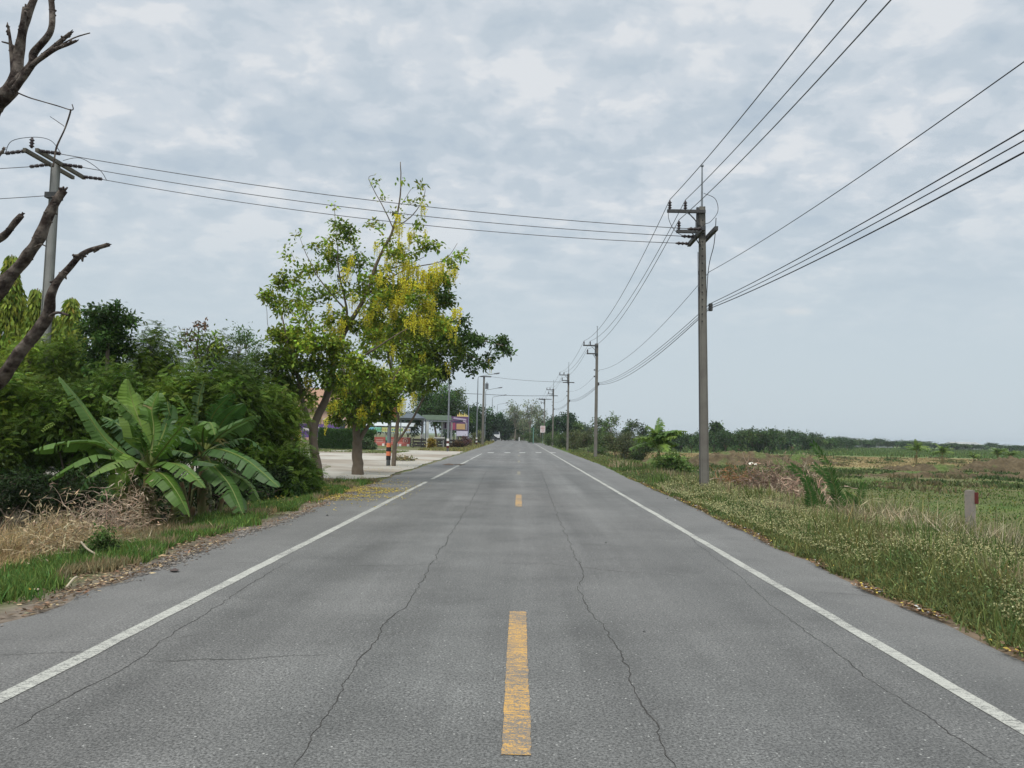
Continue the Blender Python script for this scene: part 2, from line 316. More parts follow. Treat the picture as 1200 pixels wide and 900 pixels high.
# ------------------------------------------------------------------ road
def road_material():
    m = bpy.data.materials.new('asphalt'); m.use_nodes = True; t = m.node_tree; t.nodes.clear()
    out = N(t, 'ShaderNodeOutputMaterial'); b = N(t, 'ShaderNodeBsdfPrincipled'); L(t, b.outputs[0], out.inputs[0])
    tc = N(t, 'ShaderNodeTexCoord'); ob = tc.outputs['Object']
    def ns(scale, det, ro, vec=None):
        n = N(t, 'ShaderNodeTexNoise'); n.inputs['Scale'].default_value = scale; n.inputs['Detail'].default_value = det; n.inputs['Roughness'].default_value = ro
        if vec:
            mp = N(t, 'ShaderNodeMapping'); L(t, ob, mp.inputs[0]); mp.inputs['Scale'].default_value = vec; L(t, mp.outputs[0], n.inputs[0])
        else: L(t, ob, n.inputs[0])
        return n.outputs['Fac']
    def mr(f, a, b_, c, d):
        n = N(t, 'ShaderNodeMapRange'); L(t, f, n.inputs[0]); n.inputs[1].default_value = a; n.inputs[2].default_value = b_; n.inputs[3].default_value = c; n.inputs[4].default_value = d; return n.outputs[0]
    def mul(a, b_):
        n = N(t, 'ShaderNodeMath', operation='MULTIPLY'); L(t, a, n.inputs[0]); L(t, b_, n.inputs[1]); return n.outputs[0]
    big = mr(ns(0.35, 5, .6), .3, .7, .76, 1.2)
    streak = mr(ns(1.0, 4, .6, (1.4, .06, 1)), .3, .7, .76, 1.22)
    cross = mr(ns(1.0, 3, .6, (.3, 1.3, 1)), .3, .7, .93, 1.07)
    med = mr(ns(22, 6, .75), .3, .7, .78, 1.24)
    fine = mr(ns(62, 4, .8), .37, .63, .28, 1.95)
    v = mul(mul(mul(big, streak), mul(med, fine)), cross)
    sx = N(t, 'ShaderNodeSeparateXYZ'); L(t, ob, sx.inputs[0]); wv = N(t, 'ShaderNodeMath', operation='MULTIPLY'); L(t, sx.outputs[0], wv.inputs[0]); wv.inputs[1].default_value = 4.2; co = N(t, 'ShaderNodeMath', operation='COSINE'); L(t, wv.outputs[0], co.inputs[0])
    v = mul(v, mr(co.outputs[0], -1, 1, .91, 1.08))
    base = N(t, 'ShaderNodeMix', data_type='RGBA'); L(t, ns(0.22, 3, .5, (1, .35, 1)), base.inputs[0]); base.inputs[6].default_value = (.092, .097, .096, 1); base.inputs[7].default_value = (.108, .102, .098, 1)
    sc = N(t, 'ShaderNodeVectorMath', operation='SCALE'); L(t, base.outputs[2], sc.inputs[0]); L(t, v, sc.inputs['Scale'])
    stn = mr(ns(.9, 6, .65), .48, .66, 1, .80); v2 = N(t, 'ShaderNodeVectorMath', operation='SCALE'); L(t, sc.outputs[0], v2.inputs[0]); L(t, stn, v2.inputs['Scale']); sc = v2
    # pale stone chips
    vo = N(t, 'ShaderNodeTexVoronoi'); vo.inputs['Scale'].default_value = 48; L(t, ob, vo.inputs['Vector'])
    cm = N(t, 'ShaderNodeSeparateColor'); L(t, vo.outputs['Color'], cm.inputs[0])
    chip = mul(mr(cm.outputs[0], .88, .92, 0, 1), mr(vo.outputs['Distance'], .34, .24, 0, 1))
    mx = N(t, 'ShaderNodeMix', data_type='RGBA'); L(t, mul(chip, mr(cm.outputs[1], 0, 1, .15, .95)), mx.inputs[0]); L(t, sc.outputs[0], mx.inputs[6]); mx.inputs[7].default_value = (.42, .42, .40, 1)
    # dark pits
    pit = mr(cm.outputs[2], .72, .90, 0, .75); pt = mul(pit, mr(vo.outputs['Distance'], .4, .2, 0, 1))
    m2 = N(t, 'ShaderNodeMix', data_type='RGBA'); L(t, pt, m2.inputs[0]); L(t, mx.outputs[2], m2.inputs[6]); m2.inputs[7].default_value = (.05, .05, .05, 1)
    # paler dusty shoulder outside the edge lines
    sp = N(t, 'ShaderNodeSeparateXYZ'); L(t, ob, sp.inputs[0]); ab = N(t, 'ShaderNodeMath', operation='ABSOLUTE'); L(t, sp.outputs[0], ab.inputs[0])
    dust = mul(mr(ab.outputs[0], 2.95, 3.6, 0, .5), mr(ns(3, 5, .7), .3, .65, .2, 1))
    m3 = N(t, 'ShaderNodeMix', data_type='RGBA'); L(t, dust, m3.inputs[0]); L(t, m2.outputs[2], m3.inputs[6]); m3.inputs[7].default_value = (.150, .147, .143, 1)
    L(t, m3.outputs[2], b.inputs['Base Color']); b.inputs['Roughness'].default_value = .72; b.inputs['Specular IOR Level'].default_value = .5
    bp = N(t, 'ShaderNodeBump'); bp.inputs['Strength'].default_value = .5; bp.inputs['Distance'].default_value = .006; L(t, ns(110, 3, .7), bp.inputs['Height']); L(t, bp.outputs[0], b.inputs['Normal'])
    return m
def ledge(Y): # half widths of the asphalt
    Y = np.asarray(Y, float); return 4.12 + 0.45 * sst(10, 30, Y) + (fbm(Y, 0 * Y, 0.7, 31, 4) - .5) * .30
def redge(Y):
    Y = np.asarray(Y, float); return 3.88 + 0.35 * sst(8, 24, Y) + 0.45 * sst(25, 45, Y) + (fbm(Y, 0 * Y, 0.8, 37, 4) - .5) * .22
YS = np.array(geom(-8, 620, 0.10, 1.010))
def build_road():
    u = np.concatenate([[-1, -.96], np.linspace(-.9, .9, 13), [.96, 1]]); U, Y = np.meshgrid(u, YS)
    X = np.where(U < 0, U * ledge(Y), U * redge(Y)) + cx(Y); Z = np.where(np.abs(U) > .99, -.025, 0) + 0 * X
    tag(grid_mesh('road', X, Y, Z, road_material()), kind='structure')
build_road()
def paint_material(name, col, asph, wear, tilt=0):
    m = bpy.data.materials.new(name); m.use_nodes = True; t = m.node_tree; b = t.nodes['Principled BSDF']; b.inputs['Roughness'].default_value = .75
    tc = N(t, 'ShaderNodeTexCoord')
    def ns(s, vec, det=4):
        mp = N(t, 'ShaderNodeMapping'); mp.inputs['Scale'].default_value = vec; mp.inputs['Rotation'].default_value = (0, 0, tilt); L(t, tc.outputs['Object'], mp.inputs[0])
        n = N(t, 'ShaderNodeTexNoise'); n.inputs['Scale'].default_value = s; n.inputs['Detail'].default_value = det; n.inputs['Roughness'].default_value = .7; L(t, mp.outputs[0], n.inputs[0]); return n.outputs['Fac']
    ad = N(t, 'ShaderNodeMath', operation='MULTIPLY_ADD'); L(t, ns(9, (1, 5, 1)), ad.inputs[0]); ad.inputs[1].default_value = .5
    a2 = N(t, 'ShaderNodeMath', operation='MULTIPLY'); L(t, ns(90, (1, 1, 1)), a2.inputs[0]); a2.inputs[1].default_value = .55; L(t, a2.outputs[0], ad.inputs[2])
    a3 = N(t, 'ShaderNodeMath', operation='MULTIPLY_ADD'); L(t, ns(.9, (1, 1, 1)), a3.inputs[0]); a3.inputs[1].default_value = .25; L(t, ad.outputs[0], a3.inputs[2])
    mr = N(t, 'ShaderNodeMapRange'); L(t, a3.outputs[0], mr.inputs[0]); mr.inputs[1].default_value = wear - .05; mr.inputs[2].default_value = wear + .05
    dm = N(t, 'ShaderNodeMapRange'); L(t, ns(6, (1, 1, 1)), dm.inputs[0]); dm.inputs[1].default_value = .3; dm.inputs[2].default_value = .7; dm.inputs[3].default_value = .85; dm.inputs[4].default_value = 1.1
    sc = N(t, 'ShaderNodeVectorMath', operation='SCALE'); sc.inputs[0].default_value = col; L(t, dm.outputs[0], sc.inputs['Scale'])
    mx = N(t, 'ShaderNodeMix', data_type='RGBA'); L(t, mr.outputs[0], mx.inputs[0]); L(t, sc.outputs[0], mx.inputs[6]); mx.inputs[7].default_value = (*asph, 1); L(t, mx.outputs[2], b.inputs['Base Color'])
    return m
WLINE = paint_material('white_line_paint', (.40, .40, .365), (.13, .13, .125), .685, .5)
YLINE = paint_material('yellow_line_paint', (.50, .29, .075), (.15, .135, .12), .635)
FADED = paint_material('faded_white_paint', (.42, .42, .40), (.16, .16, .155), .66)
def strip(name, x0, x1, y0, y1, m, z=.004, step=.35, jag=.006, follow=True, gaps=()):
    ys = np.arange(y0, y1 + step * .5, step) if y1 - y0 < 60 else np.array([y for y in geom(y0, y1, .3, 1.01)])
    a = x0 + (rng.random(len(ys)) - .5) * jag * 2 + (fbm(ys, ys * 0, 2.0, 44) - .5) * jag * 4; b = a + (x1 - x0) + (rng.random(len(ys)) - .5) * jag * 2
    c = cx(ys) if follow else 0; X = np.stack([a + c, b + c], 1); Y = np.stack([ys, ys], 1)
    return tag(grid_mesh(name, X, Y, 0 * X + z, m), kind='structure')
strip('edge_line', -3.045, -2.925, -4, 25.2, WLINE); strip('edge_line', -3.04, -2.91, 26.6, 46, WLINE); strip('edge_line', -3.04, -2.92, 47.5, 62, FADED)
strip('edge_line', 2.82, 2.935, -4, 470, WLINE)
for k, (a, b) in enumerate(((3.95, 7.05), (17.2, 20.6))): strip('centre_line', -.055, .095, a, b, YLINE, step=.06, jag=.003)
for a in (30.8, 44.5, 57, 74, 88): strip('centre_line', -.05, .08, a, a + 2.8, paint_material('faded_yellow_paint', (.27, .235, .15), (.13, .13, .12), .64), step=.3)
for px in (575, 594.6, 612, 631, 648):
    p = G(px, 530.5); strip('rumble_bar', p.x - .26, p.x + .26, p.y - 1.0, p.y + 1.6, mat('thermoplastic', (.33, .33, .32), .7, .4, 3), follow=False, z=.006)
CRACK = mat('crack_dark', (.042, .04, .038), .95, .4, 5)  # dark colour of the crack and joint ribbons
def crack(pix, w, jit=.03, seed=0):
    pts = [G(*v) if not isinstance(v, Vector) else v for v in pix]; out = []
    for a, b in zip(pts[:-1], pts[1:]):
        n = max(2, int((b - a).length / .045))
        for i in range(n): out.append(a.lerp(b, i / n))
    out.append(pts[-1]); A = np.array([(p.x, p.y) for p in out]); s = np.cumsum(np.r_[0, np.linalg.norm(np.diff(A, axis=0), axis=1)])
    d = np.gradient(A, axis=0); d /= np.linalg.norm(d, axis=1, keepdims=True) + 1e-9; nrm = np.c_[-d[:, 1], d[:, 0]]
    off = (fbm(s, s * 0, .45, seed + 50, 3) - .5) * jit * 4 + (vnoise(s, s * 0, .10, seed + 20) - .5) * jit * 1.6 + (rng.random(len(s)) - .5) * .012; A = A + nrm * off[:, None]
    ww = w * .52 * (0.15 + 1.1 * fbm(s, s * 0, .35, seed + 70, 4) + .5 * rng.random(len(s)) ** 2) * np.clip(np.minimum(s, s[-1] - s) * 3 + .2, 0, 1)
    Lf = A + nrm * ww[:, None] * .5; Rt = A - nrm * ww[:, None] * .5
    X = np.stack([Lf[:, 0], Rt[:, 0]], 1); Y = np.stack([Lf[:, 1], Rt[:, 1]], 1); tag(grid_mesh('road_crack', X, Y, 0 * X + .0025, CRACK), kind='structure')
    if w > .009 and seed < 40:
        for j in range(int(s[-1] / 1.6)):
            i = random.randrange(5, len(s) - 5); a = random.uniform(.5, 1.1) * random.choice((-1, 1)); d0 = d[i] * random.choice((-1, 1)); dd = np.array((d0[0] * math.cos(a) - d0[1] * math.sin(a), d0[0] * math.sin(a) + d0[1] * math.cos(a))); l = random.uniform(.12, .5); q_ = [Vector((A[i][0], A[i][1], 0)), Vector((A[i][0] + dd[0] * l, A[i][1] + dd[1] * l, 0))]; crack(q_, .007, .015, 60 + seed * 3 + j)
crack([(340, 905), (375, 855), (385, 830), (430, 765), (448, 730), (475, 712), (490, 690), (505, 662), (520, 640), (540, 608), (556, 580), (570, 552)], .016, .02, 1)
crack([(790, 910), (778, 880), (765, 850), (742, 800), (735, 785), (720, 750), (700, 725), (690, 710), (675, 690), (684, 675), (676, 655), (660, 620), (648, 590), (634, 552)], .015, .02, 2)
crack([(-5, 863), (60, 828), (105, 805), (150, 780), (213, 738), (262, 705), (300, 680), (345, 655)], .012, .02, 3)
crack([(1190, 905), (1130, 872), (1060, 822), (1020, 797), (985, 768), (945, 740), (900, 705), (860, 670), (820, 640), (770, 595)], .010, .02, 4)
crack([(158, 776), (215, 775), (275, 774), (340, 770), (400, 768)], .012, .03, 5)
crack([(-20, 768), (60, 766), (140, 762)], .012, .03, 6)
crack([(400, 663), (470, 663), (520, 660)], .014, .03, 7)
crack([(575, 660), (640, 660), (720, 669), (800, 675)], .018, .03, 8)
crack([(950, 694), (1000, 697), (1045, 701)], .016, .03, 9)
crack([(255, 659), (300, 660), (340, 661)], .012, .03, 10)
crack([(528, 578), (560, 579), (600, 579)], .03, .03, 11)

# concrete forecourt left of the road
def build_forecourt():
    ys = np.concatenate([np.arange(24.0, 68.5, .5)]); u = np.linspace(0, 1, 26); U, Y = np.meshgrid(u, ys)
    x0 = -ledge(Y) - .25 - 1.5 * (1 - sst(24, 26.5, Y)) - (fbm(Y, 0 * Y, 1.5, 61) - .5) * .4; X = x0 + (-34 - x0) * U
    n = fbm(X, Y, 3.5, 62)[..., None]; n2 = fbm(X * .5, Y, 1.0, 63)[..., None]; n3 = fbm(X, Y * 1.5, 8.0, 64)[..., None]
    a = np.array((.36, .34, .30)); b = np.array((.25, .215, .175)); C = a * (1 - sst(.48, .68, n)) + b * sst(.48, .68, n); C = C * (.85 + .3 * n2) * (.88 + .22 * n3)
    tag(grid_mesh('forecourt', X, Y, 0 * X + .012 - .02 * (U == 0), mat('old_concrete', (0, 0, 0), .9, .15, 1.2, bump=.2, attr=True), C), kind='structure')
    for yy in (30, 36, 42, 48, 54, 60): crackline = strip('forecourt_joint', -30, -4.9, yy, yy + .03, CRACK, z=.0165, step=.03, jag=0, follow=False)
build_forecourt()

# ------------------------------------------------------------------ grass and weeds
def blades(q, x, y, h, w, col, lean=.35, base=None, bend=.5):
    n = len(x); z = gz(x, y) if base is None else base + 0 * x; p = np.stack([x, y, z], 1); a = rng.random(n) * 2 * np.pi
    l = np.abs(rng.normal(0, lean, n)); d = np.stack([np.cos(a) * l, np.sin(a) * l, np.ones(n)], 1); d = unit(d); a2 = rng.random(n) * np.pi
    w3 = np.stack([np.cos(a2), np.sin(a2), 0 * a2], 1) * (w * np.ones(n))[:, None] * .5; h = (h * np.ones(n))[:, None]
    mid = p + d * h * .6; dd = np.stack([np.cos(a), np.sin(a), -.2 + 0 * a], 1); tip = p + d * h + dd * h * bend * l[:, None] * .6
    q.quads(np.stack([p - w3, p + w3, mid + w3 * .8, mid - w3 * .8], 1), col); q.quads(np.stack([mid - w3 * .8, mid + w3 * .8, tip + w3 * .12, tip - w3 * .12], 1), col)
def scatter(n, f, x0, x1, y0, y1):
    """n random places with density f(x,y) in 0..1, thinned with distance"""
    out = []; m = 0
    while m < n:
        k = n * 3; u = rng.random(k); y = y0 * (y1 / y0) ** u; x = x0 + rng.random(k) * (x1 - x0); keep = rng.random(k) < f(x, y); out.append(np.stack([x[keep], y[keep]], 1)); m += keep.sum()
        if len(out) > 60: break
    return np.concatenate(out)[:n].T
def build_grass():
    # left verge lawn
    q = QM(); f = lambda x, y: sst(4.5, 4.8, -x + (fbm(x, y, .6, 71) - .5) * .8) * (1 - sst(6.0, 6.5, -x + (fbm(x, y, 1, 72) - .5) * 1.2)) * sst(.2, .5, fbm(x, y, .5, 73)) * (y < 26)
    x, y = scatter(90000, f, -7.2, -4.1, 4.0, 25.5); c = tint(len(x), (.115, .19, .045), .3, .2)
    dry = fbm(x, y, .8, 75) > .56; c[dry] = tint(dry.sum(), (.26, .22, .12), .25, .1)
    blades(q, x, y, (.05 + .10 * fbm(x, y, .9, 74)) * np.exp(rng.normal(0, .25, len(x))), .009 + .0006 * y, c, .5)
    tag(q.build('verge_grass', LEAF), 'short bright green grass on the left verge', 'grass', kind='stuff')
    # right verge weeds: close leafy weeds with pale flower heads
    q = QM(); ef = lambda y: redge(y)
    f = lambda x, y: sst(.02, .25, x - ef(y) - (fbm(x, y, .5, 81) - .5) * .3) * (1 - sst(8.5, 11, x)) * (.35 + .65 * sst(.3, .5, fbm(x, y, 1.1, 82)))
    x, y = scatter(330000, f, 3.8, 11, 4.2, 75); e = x - ef(y); hh = (.09 + .20 * sst(.1, 1.3, e)) * (.30 + 1.5 * fbm(x, y, 1.2, 83)) * (1 - .45 * sst(20, 40, y)) * (1 + 1.1 * sst(2.2, 3.8, e) * fbm(x, y, 1.3, 88))
    n1 = fbm(x, y, 1.6, 84); n2 = fbm(x, y, .35, 85)
    c = tint(len(x), (.155, .175, .06), .34, .15); g = (n1 + .25 * (n2 - .5)) > .60; c[g] = tint(g.sum(), (.105, .165, .045), .3, .15)
    dr = ((n1 < .38) & (e > 1.2)) | ((n2 > .70) & (e > .8)); c[dr] = tint(dr.sum(), (.26, .225, .13), .3, .12)
    blades(q, x, y, hh * np.exp(rng.normal(0, .25, len(x))), .007 + .0010 * y, c, .6)
    # small leaves on stems
    x, y = scatter(300000, f, 3.8, 9, 4.2, 34); e = x - ef(y); hz = (.06 + .22 * sst(.1, 1.0, e)) * rng.random(len(x)) ** .7 * (.7 + .8 * fbm(x, y, 1.0, 83))
    p = np.stack([x, y, gz(x, y) + hz], 1); q.cards(p, unit(rdir(len(x)) + (0, 0, .3)), rdir(len(x)), .028 + .0012 * y, .011 + .0008 * y, tint(len(x), (.125, .165, .06), .35, .15))
    for _ in range(300):
        yc = 4.5 * (45 / 4.5) ** rng.random(); xc = float(redge(yc)) + .5 + 3.5 * rng.random() ** .8; m = int(60 + 120 * rng.random()); w_ = .08 + .22 * rng.random(); bx = xc + rng.normal(0, w_, m); by = yc + rng.normal(0, w_ * 1.3, m); cc = [(.10, .16, .04), (.13, .17, .05), (.33, .28, .17), (.27, .22, .13), (.08, .13, .035)][rng.integers(0, 5)]
        blades(q, bx, by, (.22 + .36 * rng.random() * min(1, (xc - 4.2))) * (.5 + .7 * rng.random(m)), .008 + .0011 * by, tint(m, cc, .3, .1), .5)
    tag(q.build('verge_weeds', LEAF), 'dense knee high green weeds along the right edge of the road', 'weeds', kind='stuff')
    q = QM(); x, y = scatter(36000, lambda x, y: f(x, y) * sst(.36, .6, fbm(x, y, 1.8, 86)), 4.2, 9, 4.2, 26); e = x - ef(y); hz = (.13 + .25 * sst(.1, 1.2, e)) * (.7 + .7 * fbm(x, y, 1.0, 83)) * (.75 + .35 * rng.random(len(x)))
    p = np.stack([x, y, gz(x, y) + hz], 1)
    for k in range(2): q.cards(p + rng.normal(0, .004, p.shape), unit(rdir(len(x)) + (0, 0, .6)), rdir(len(x)), .014 + .0007 * y, .012 + .0006 * y, tint(len(x), (.42, .41, .21), .3, .08))
    tag(q.build('weed_flowers', PETAL), 'tiny pale yellow flower heads over the right verge weeds', 'flowers', kind='stuff')
    # dry bent stalks on the slope
    q = QM(); f2 = lambda x, y: sst(5.9, 6.5, x) * (1 - sst(8.6, 9.6, x)) * sst(.5, .62, fbm(x, y, 1.7, 91))
    x, y = scatter(5200, f2, 5.6, 10, 6.5, 26); blades(q, x, y, .40 + .45 * rng.random(len(x)), .008 + .0007 * y, tint(len(x), (.42, .36, .25), .22, .06), .6, bend=1.3)
    tag(q.build('dry_stalks', DRY), 'pale dry bent grass stalks standing among the right verge weeds', 'dry grass', kind='stuff')
    # field grass
    q = QM(); f3 = lambda x, y: sst(7.5, 10, x - cx(y)) * (.25 + .75 * sst(.35, .62, fbm(x, y * 1.5, 5, 92))) * (1 - .8 * sst(48, 54, y) * (1 - sst(66, 74, y)))
    x, y = scatter(210000, f3, 7.5, 95, 9, 125); c = tint(len(x), (.095, .145, .035), .35, .25); gd = (y > 74 + 8 * (fbm(x, y, 9, 93) - .5)); c[gd] = tint(gd.sum(), (.32, .26, .135), .2, .05)
    blades(q, x, y, .03 + .09 * rng.random(len(x)) * fbm(x, y, 2.5, 97) * 1.6 + .08 * gd, .008 + .0011 * y, c, .7)
    x, y = scatter(40000, lambda x, y: sst(5.2, 5.6, x - cx(y)) * sst(.3, .6, fbm(x, y, 4, 94)), 4, 12, 30, 130); x = x + cx(y)
    blades(q, x, y, .12 + .25 * rng.random(len(x)) * fbm(x, y, 4, 95), .01 + .0012 * y, tint(len(x), (.14, .18, .06), .35, .2), .45)
    for _ in range(420):
        yc = 40 * (130 / 40) ** rng.random(); xc = 9 + rng.random() * (yc * .75 + 8); m = 90; w_ = .25 + .6 * rng.random(); bx = xc + rng.normal(0, w_, m); by = yc + rng.normal(0, w_ * 1.6, m); cc = [(.06, .10, .03), (.10, .12, .045), (.16, .14, .07), (.08, .11, .035)][rng.integers(0, 4)]
        blades(q, bx, by, (.10 + .24 * rng.random()) * (.5 + .7 * rng.random(m)), .02 + .0018 * by, tint(m, cc, .3, .1), .6)
    tag(q.build('field_grass', LEAF), 'patchy low green and straw coloured grass over the flat field', 'grass', kind='stuff')
    # grass edge past the forecourt on the left
    q = QM(); x, y = scatter(26000, lambda x, y: sst(.1, .5, -x - ledge(y)) * sst(.3, .5, fbm(x, y, 2, 96)), -9, -4.4, 68, 175); blades(q, x + cx(y), y, .08 + .2 * rng.random(len(x)), .01 + .001 * y, tint(len(x), (.24, .23, .09), .3, .15), .4)
    x, y = scatter(5000, lambda x, y: (np.abs(x + 16 - 0) < 14) * (np.abs(y - 60) < 5) * sst(.3, .5, fbm(x, y, 2, 97)), -22, -9, 56, 64); blades(q, x, y, .06 + .06 * rng.random(len(x)), .05, tint(len(x), (.16, .19, .07), .3, .15), .4, base=.012)
    tag(q.build('roadside_grass', LEAF), 'yellowish grass strip beyond the forecourt on the left', 'grass', kind='stuff')
    # dry straw grass, near left
    q = QM(); f4 = lambda x, y: sst(5.75, 6.4, -x + (fbm(x, y, 1, 98) - .5)) * (1 - sst(9.0, 10.5, -x)) * (1 - sst(11.2, 13.2, y + (fbm(x, y, 1.5, 99) - .5) * 2)) * (.4 + .6 * sst(.35, .55, fbm(x, y, .9, 100)))
    x, y = scatter(60000, f4, -11, -5.4, 5.5, 13.5); c = tint(len(x), (.42, .315, .17), .28, .07); pk = fbm(x, y, 1.2, 101) > .55; c[pk] = tint(pk.sum(), (.34, .26, .19), .25, .06); gr = rng.random(len(x)) < .10; c[gr] = tint(gr.sum(), (.16, .19, .06), .2, .1)
    blades(q, x, y, (.16 + .55 * sst(6.0, 7.4, -x) * fbm(x, y, 1.1, 102)) * np.exp(rng.normal(0, .2, len(x))), .011, c, .75, bend=1.3)
    tag(q.build('straw_grass', DRY), 'matted straw coloured dry grass at the left edge', 'dry grass', kind='stuff')
    # fallen petals near the golden shower trees, leaf litter, gravel
    q = QM(); x, y = scatter(4200, lambda x, y: np.exp(-((x + 4.2 + .0 * y) / .9) ** 2 - ((y - 20.5) / 2.6) ** 2) * sst(.35, .6, fbm(x, y, .5, 103)) + .02 * (y > 24) * (x < -4.4), -6.5, -2.6, 15, 45); n = len(x)
    zz = np.where(x > -4.5, .008, .03 * (x < -4.9)) + rng.random(n) * .012
    p = np.stack([x, y, zz], 1); q.cards(p, unit(np.c_[rng.normal(size=(n, 2)), .15 * rng.random(n)]), unit(np.c_[rng.normal(0, .3, (n, 2)), np.ones(n)]), .045, .035, tint(n, (.42, .33, .08), .3, .06), 0)
    tag(q.build('fallen_petals', PETAL), 'yellow fallen petals strewn over the left road edge', 'petals', kind='stuff')
    q = QM(); x, y = scatter(5200, lambda x, y: sst(3.95, 4.15, -x) * (1 - sst(4.8, 5.15, -x)) * sst(.3, .6, fbm(x, y, .5, 104)), -5.3, -3.8, 4.5, 24); n = len(x)
    p = np.stack([x, y, np.maximum(gz(x, y), -.03) + .03 * rng.random(n) + np.where(-x < ledge(y) + .05, .035, 0)], 1); cc = tint(n, (.17, .12, .08), .4, .1); cc[::6] = tint(len(cc[::6]), (.42, .33, .2), .2, .05)
    q.cards(p, unit(np.c_[rng.normal(size=(n, 2)), .3 * rng.random(n)]), unit(np.c_[rng.normal(0, .5, (n, 2)), np.ones(n)]), .03 + .05 * rng.random(n), .012 + .02 * rng.random(n), cc, .1)
    x, y = scatter(3600, lambda x, y: np.exp(-((x - redge(y) + .0) / .07) ** 2) * sst(.35, .6, fbm(x, y, .5, 130)), 3.6, 5, 4.2, 30); n = len(x); p = np.stack([x, y, .01 + .03 * rng.random(n)], 1); cc = tint(n, (.15, .10, .06), .35, .1); cc[::9] = tint(len(cc[::9]), (.55, .42, .10), .2, .05); cc[4::23] = .55
    q.cards(p, unit(np.c_[rng.normal(size=(n, 2)), .4 * rng.random(n)]), unit(np.c_[rng.normal(0, .5, (n, 2)), np.ones(n)]), .025 + .035 * rng.random(n), .015 + .02 * rng.random(n), cc, .1)
    tag(q.build('leaf_litter', DRY), 'brown leaf litter and twigs along both road edges', 'leaf litter', kind='stuff')
    # gravel
    mb = MB(); x, y = scatter(2300, lambda x, y: np.exp(-((-x - ledge(y) + .02) / .13) ** 2) * sst(.3, .6, fbm(x, y, .8, 140)), -5, -3.4, 4.6, 22)
    for a, b in zip(x, y):
        s = .008 + .016 * random.random(); v = [Vector((a + s * random.uniform(.6, 1.2) * i, b + s * random.uniform(.6, 1.2) * j, .004 + s * random.uniform(.4, .8) * k)) for i, j, k in ((1, 0, 0), (0, 1, 0), (-1, 0, 0), (0, -1, 0), (.2, .1, 1), (0, 0, -.8))]
        mb.add(v, [(0, 1, 4), (1, 2, 4), (2, 3, 4), (3, 0, 4), (1, 0, 5), (2, 1, 5), (3, 2, 5), (0, 3, 5)], col=tuple(np.array((.17, .155, .14)) * random.uniform(.5, 1.5)))
    tag(mb.build('gravel', mat('stone_chip', (0, 0, 0), .9, .1, 5, attr=True)), 'loose grey gravel at the crumbling left asphalt edge', 'gravel', kind='stuff')
build_grass()
#PART2
# ------------------------------------------------------------------ plants
def smooth(pts, k=5, wob=0.0):
    pts = [Vector(p) for p in pts]; out = []
    for i in range(len(pts) - 1):
        p0 = pts[max(i - 1, 0)]; p1 = pts[i]; p2 = pts[i + 1]; p3 = pts[min(i + 2, len(pts) - 1)]
        for j in range(k):
            t = j / k; out.append(.5 * ((2 * p1) + (p2 - p0) * t + (2 * p0 - 5 * p1 + 4 * p2 - p3) * t * t + (3 * p1 - p0 - 3 * p2 + p3) * t ** 3))
    out.append(pts[-1])
    if wob:
        for i, p in enumerate(out): out[i] = p + Vector(mnoise.noise_vector(p * 2.3)) * wob * min(1, i / 3)
    return out
def limb(mb, pts, r0, r1, sides=8, k=5, wob=.03, lump=.06):
    s = smooth(pts, k, wob); n = len(s); mb.tube(s, [r0 + (r1 - r0) * (i / (n - 1)) ** .8 for i in range(n)], sides, lump=lump); return s
def twig(mb, a, b, r, sag=.1):
    a = Vector(a); b = Vector(b); m = a.lerp(b, .5) + Vector((random.uniform(-1, 1), random.uniform(-1, 1), random.uniform(-.2, 1))) * (b - a).length * sag
    mb.tube([a, a.lerp(m, .6), m, b], [r, r * .85, r * .65, r * .3], 4, cap=False)
def puff(q, c, rad, n, LL, LW, col, kind='leaf', shell=.45, v=.28, h=.14, sub=None, droop=.2):
    """leaves gathered in small twigs inside an ellipsoid"""
    c = np.array(c); rad = np.array(rad); k = sub or max(5, n // 55); u = rdir(k) * (shell + (1 - shell) * rng.random((k, 1)) ** .6) * (.75 + .35 * rng.random((k, 1)))
    sc = c + u * rad; bright = np.exp(rng.normal(0, .24, k)); i = rng.integers(0, k, n); sr = (rad.mean() * .30 + LL * .8)
    p = sc[i] + rng.normal(0, .55, (n, 3)) * sr * (1, 1, .75)
    d = unit(rdir(n) + (p - c) / rad.mean() * .5 + np.array((0, 0, -droop))); nn = unit(rdir(n) * .7 + (0, 0, .8))
    C = tint(n, col, v, h) * bright[i][:, None]
    if kind == 'leaf': q.cards(p, d, nn, LL * np.exp(rng.normal(0, .22, n)), LW * np.exp(rng.normal(0, .2, n)), C)
    else:
        # feather leaves: leaflets in two rows along a stalk
        m = 7; L0 = LL * np.exp(rng.normal(0, .2, n)); d = unit(d * (1, 1, .55)); w = unit(np.cross(d, nn))
        for j in range(m):
            t = (j + .6) / m; q0 = p + d * (L0 * t)[:, None] - np.array((0, 0, 1)) * (L0 * .35 * t * t)[:, None]; ln = L0 * .30 * (1 - .5 * abs(t - .4) * 1.6)
            for s in (-1, 1): q.cards(q0, unit(w * s + d * .35 - np.array((0, 0, .25))), nn, ln, L0 * .11, C, 0)
    return [Vector(x) for x in sc]
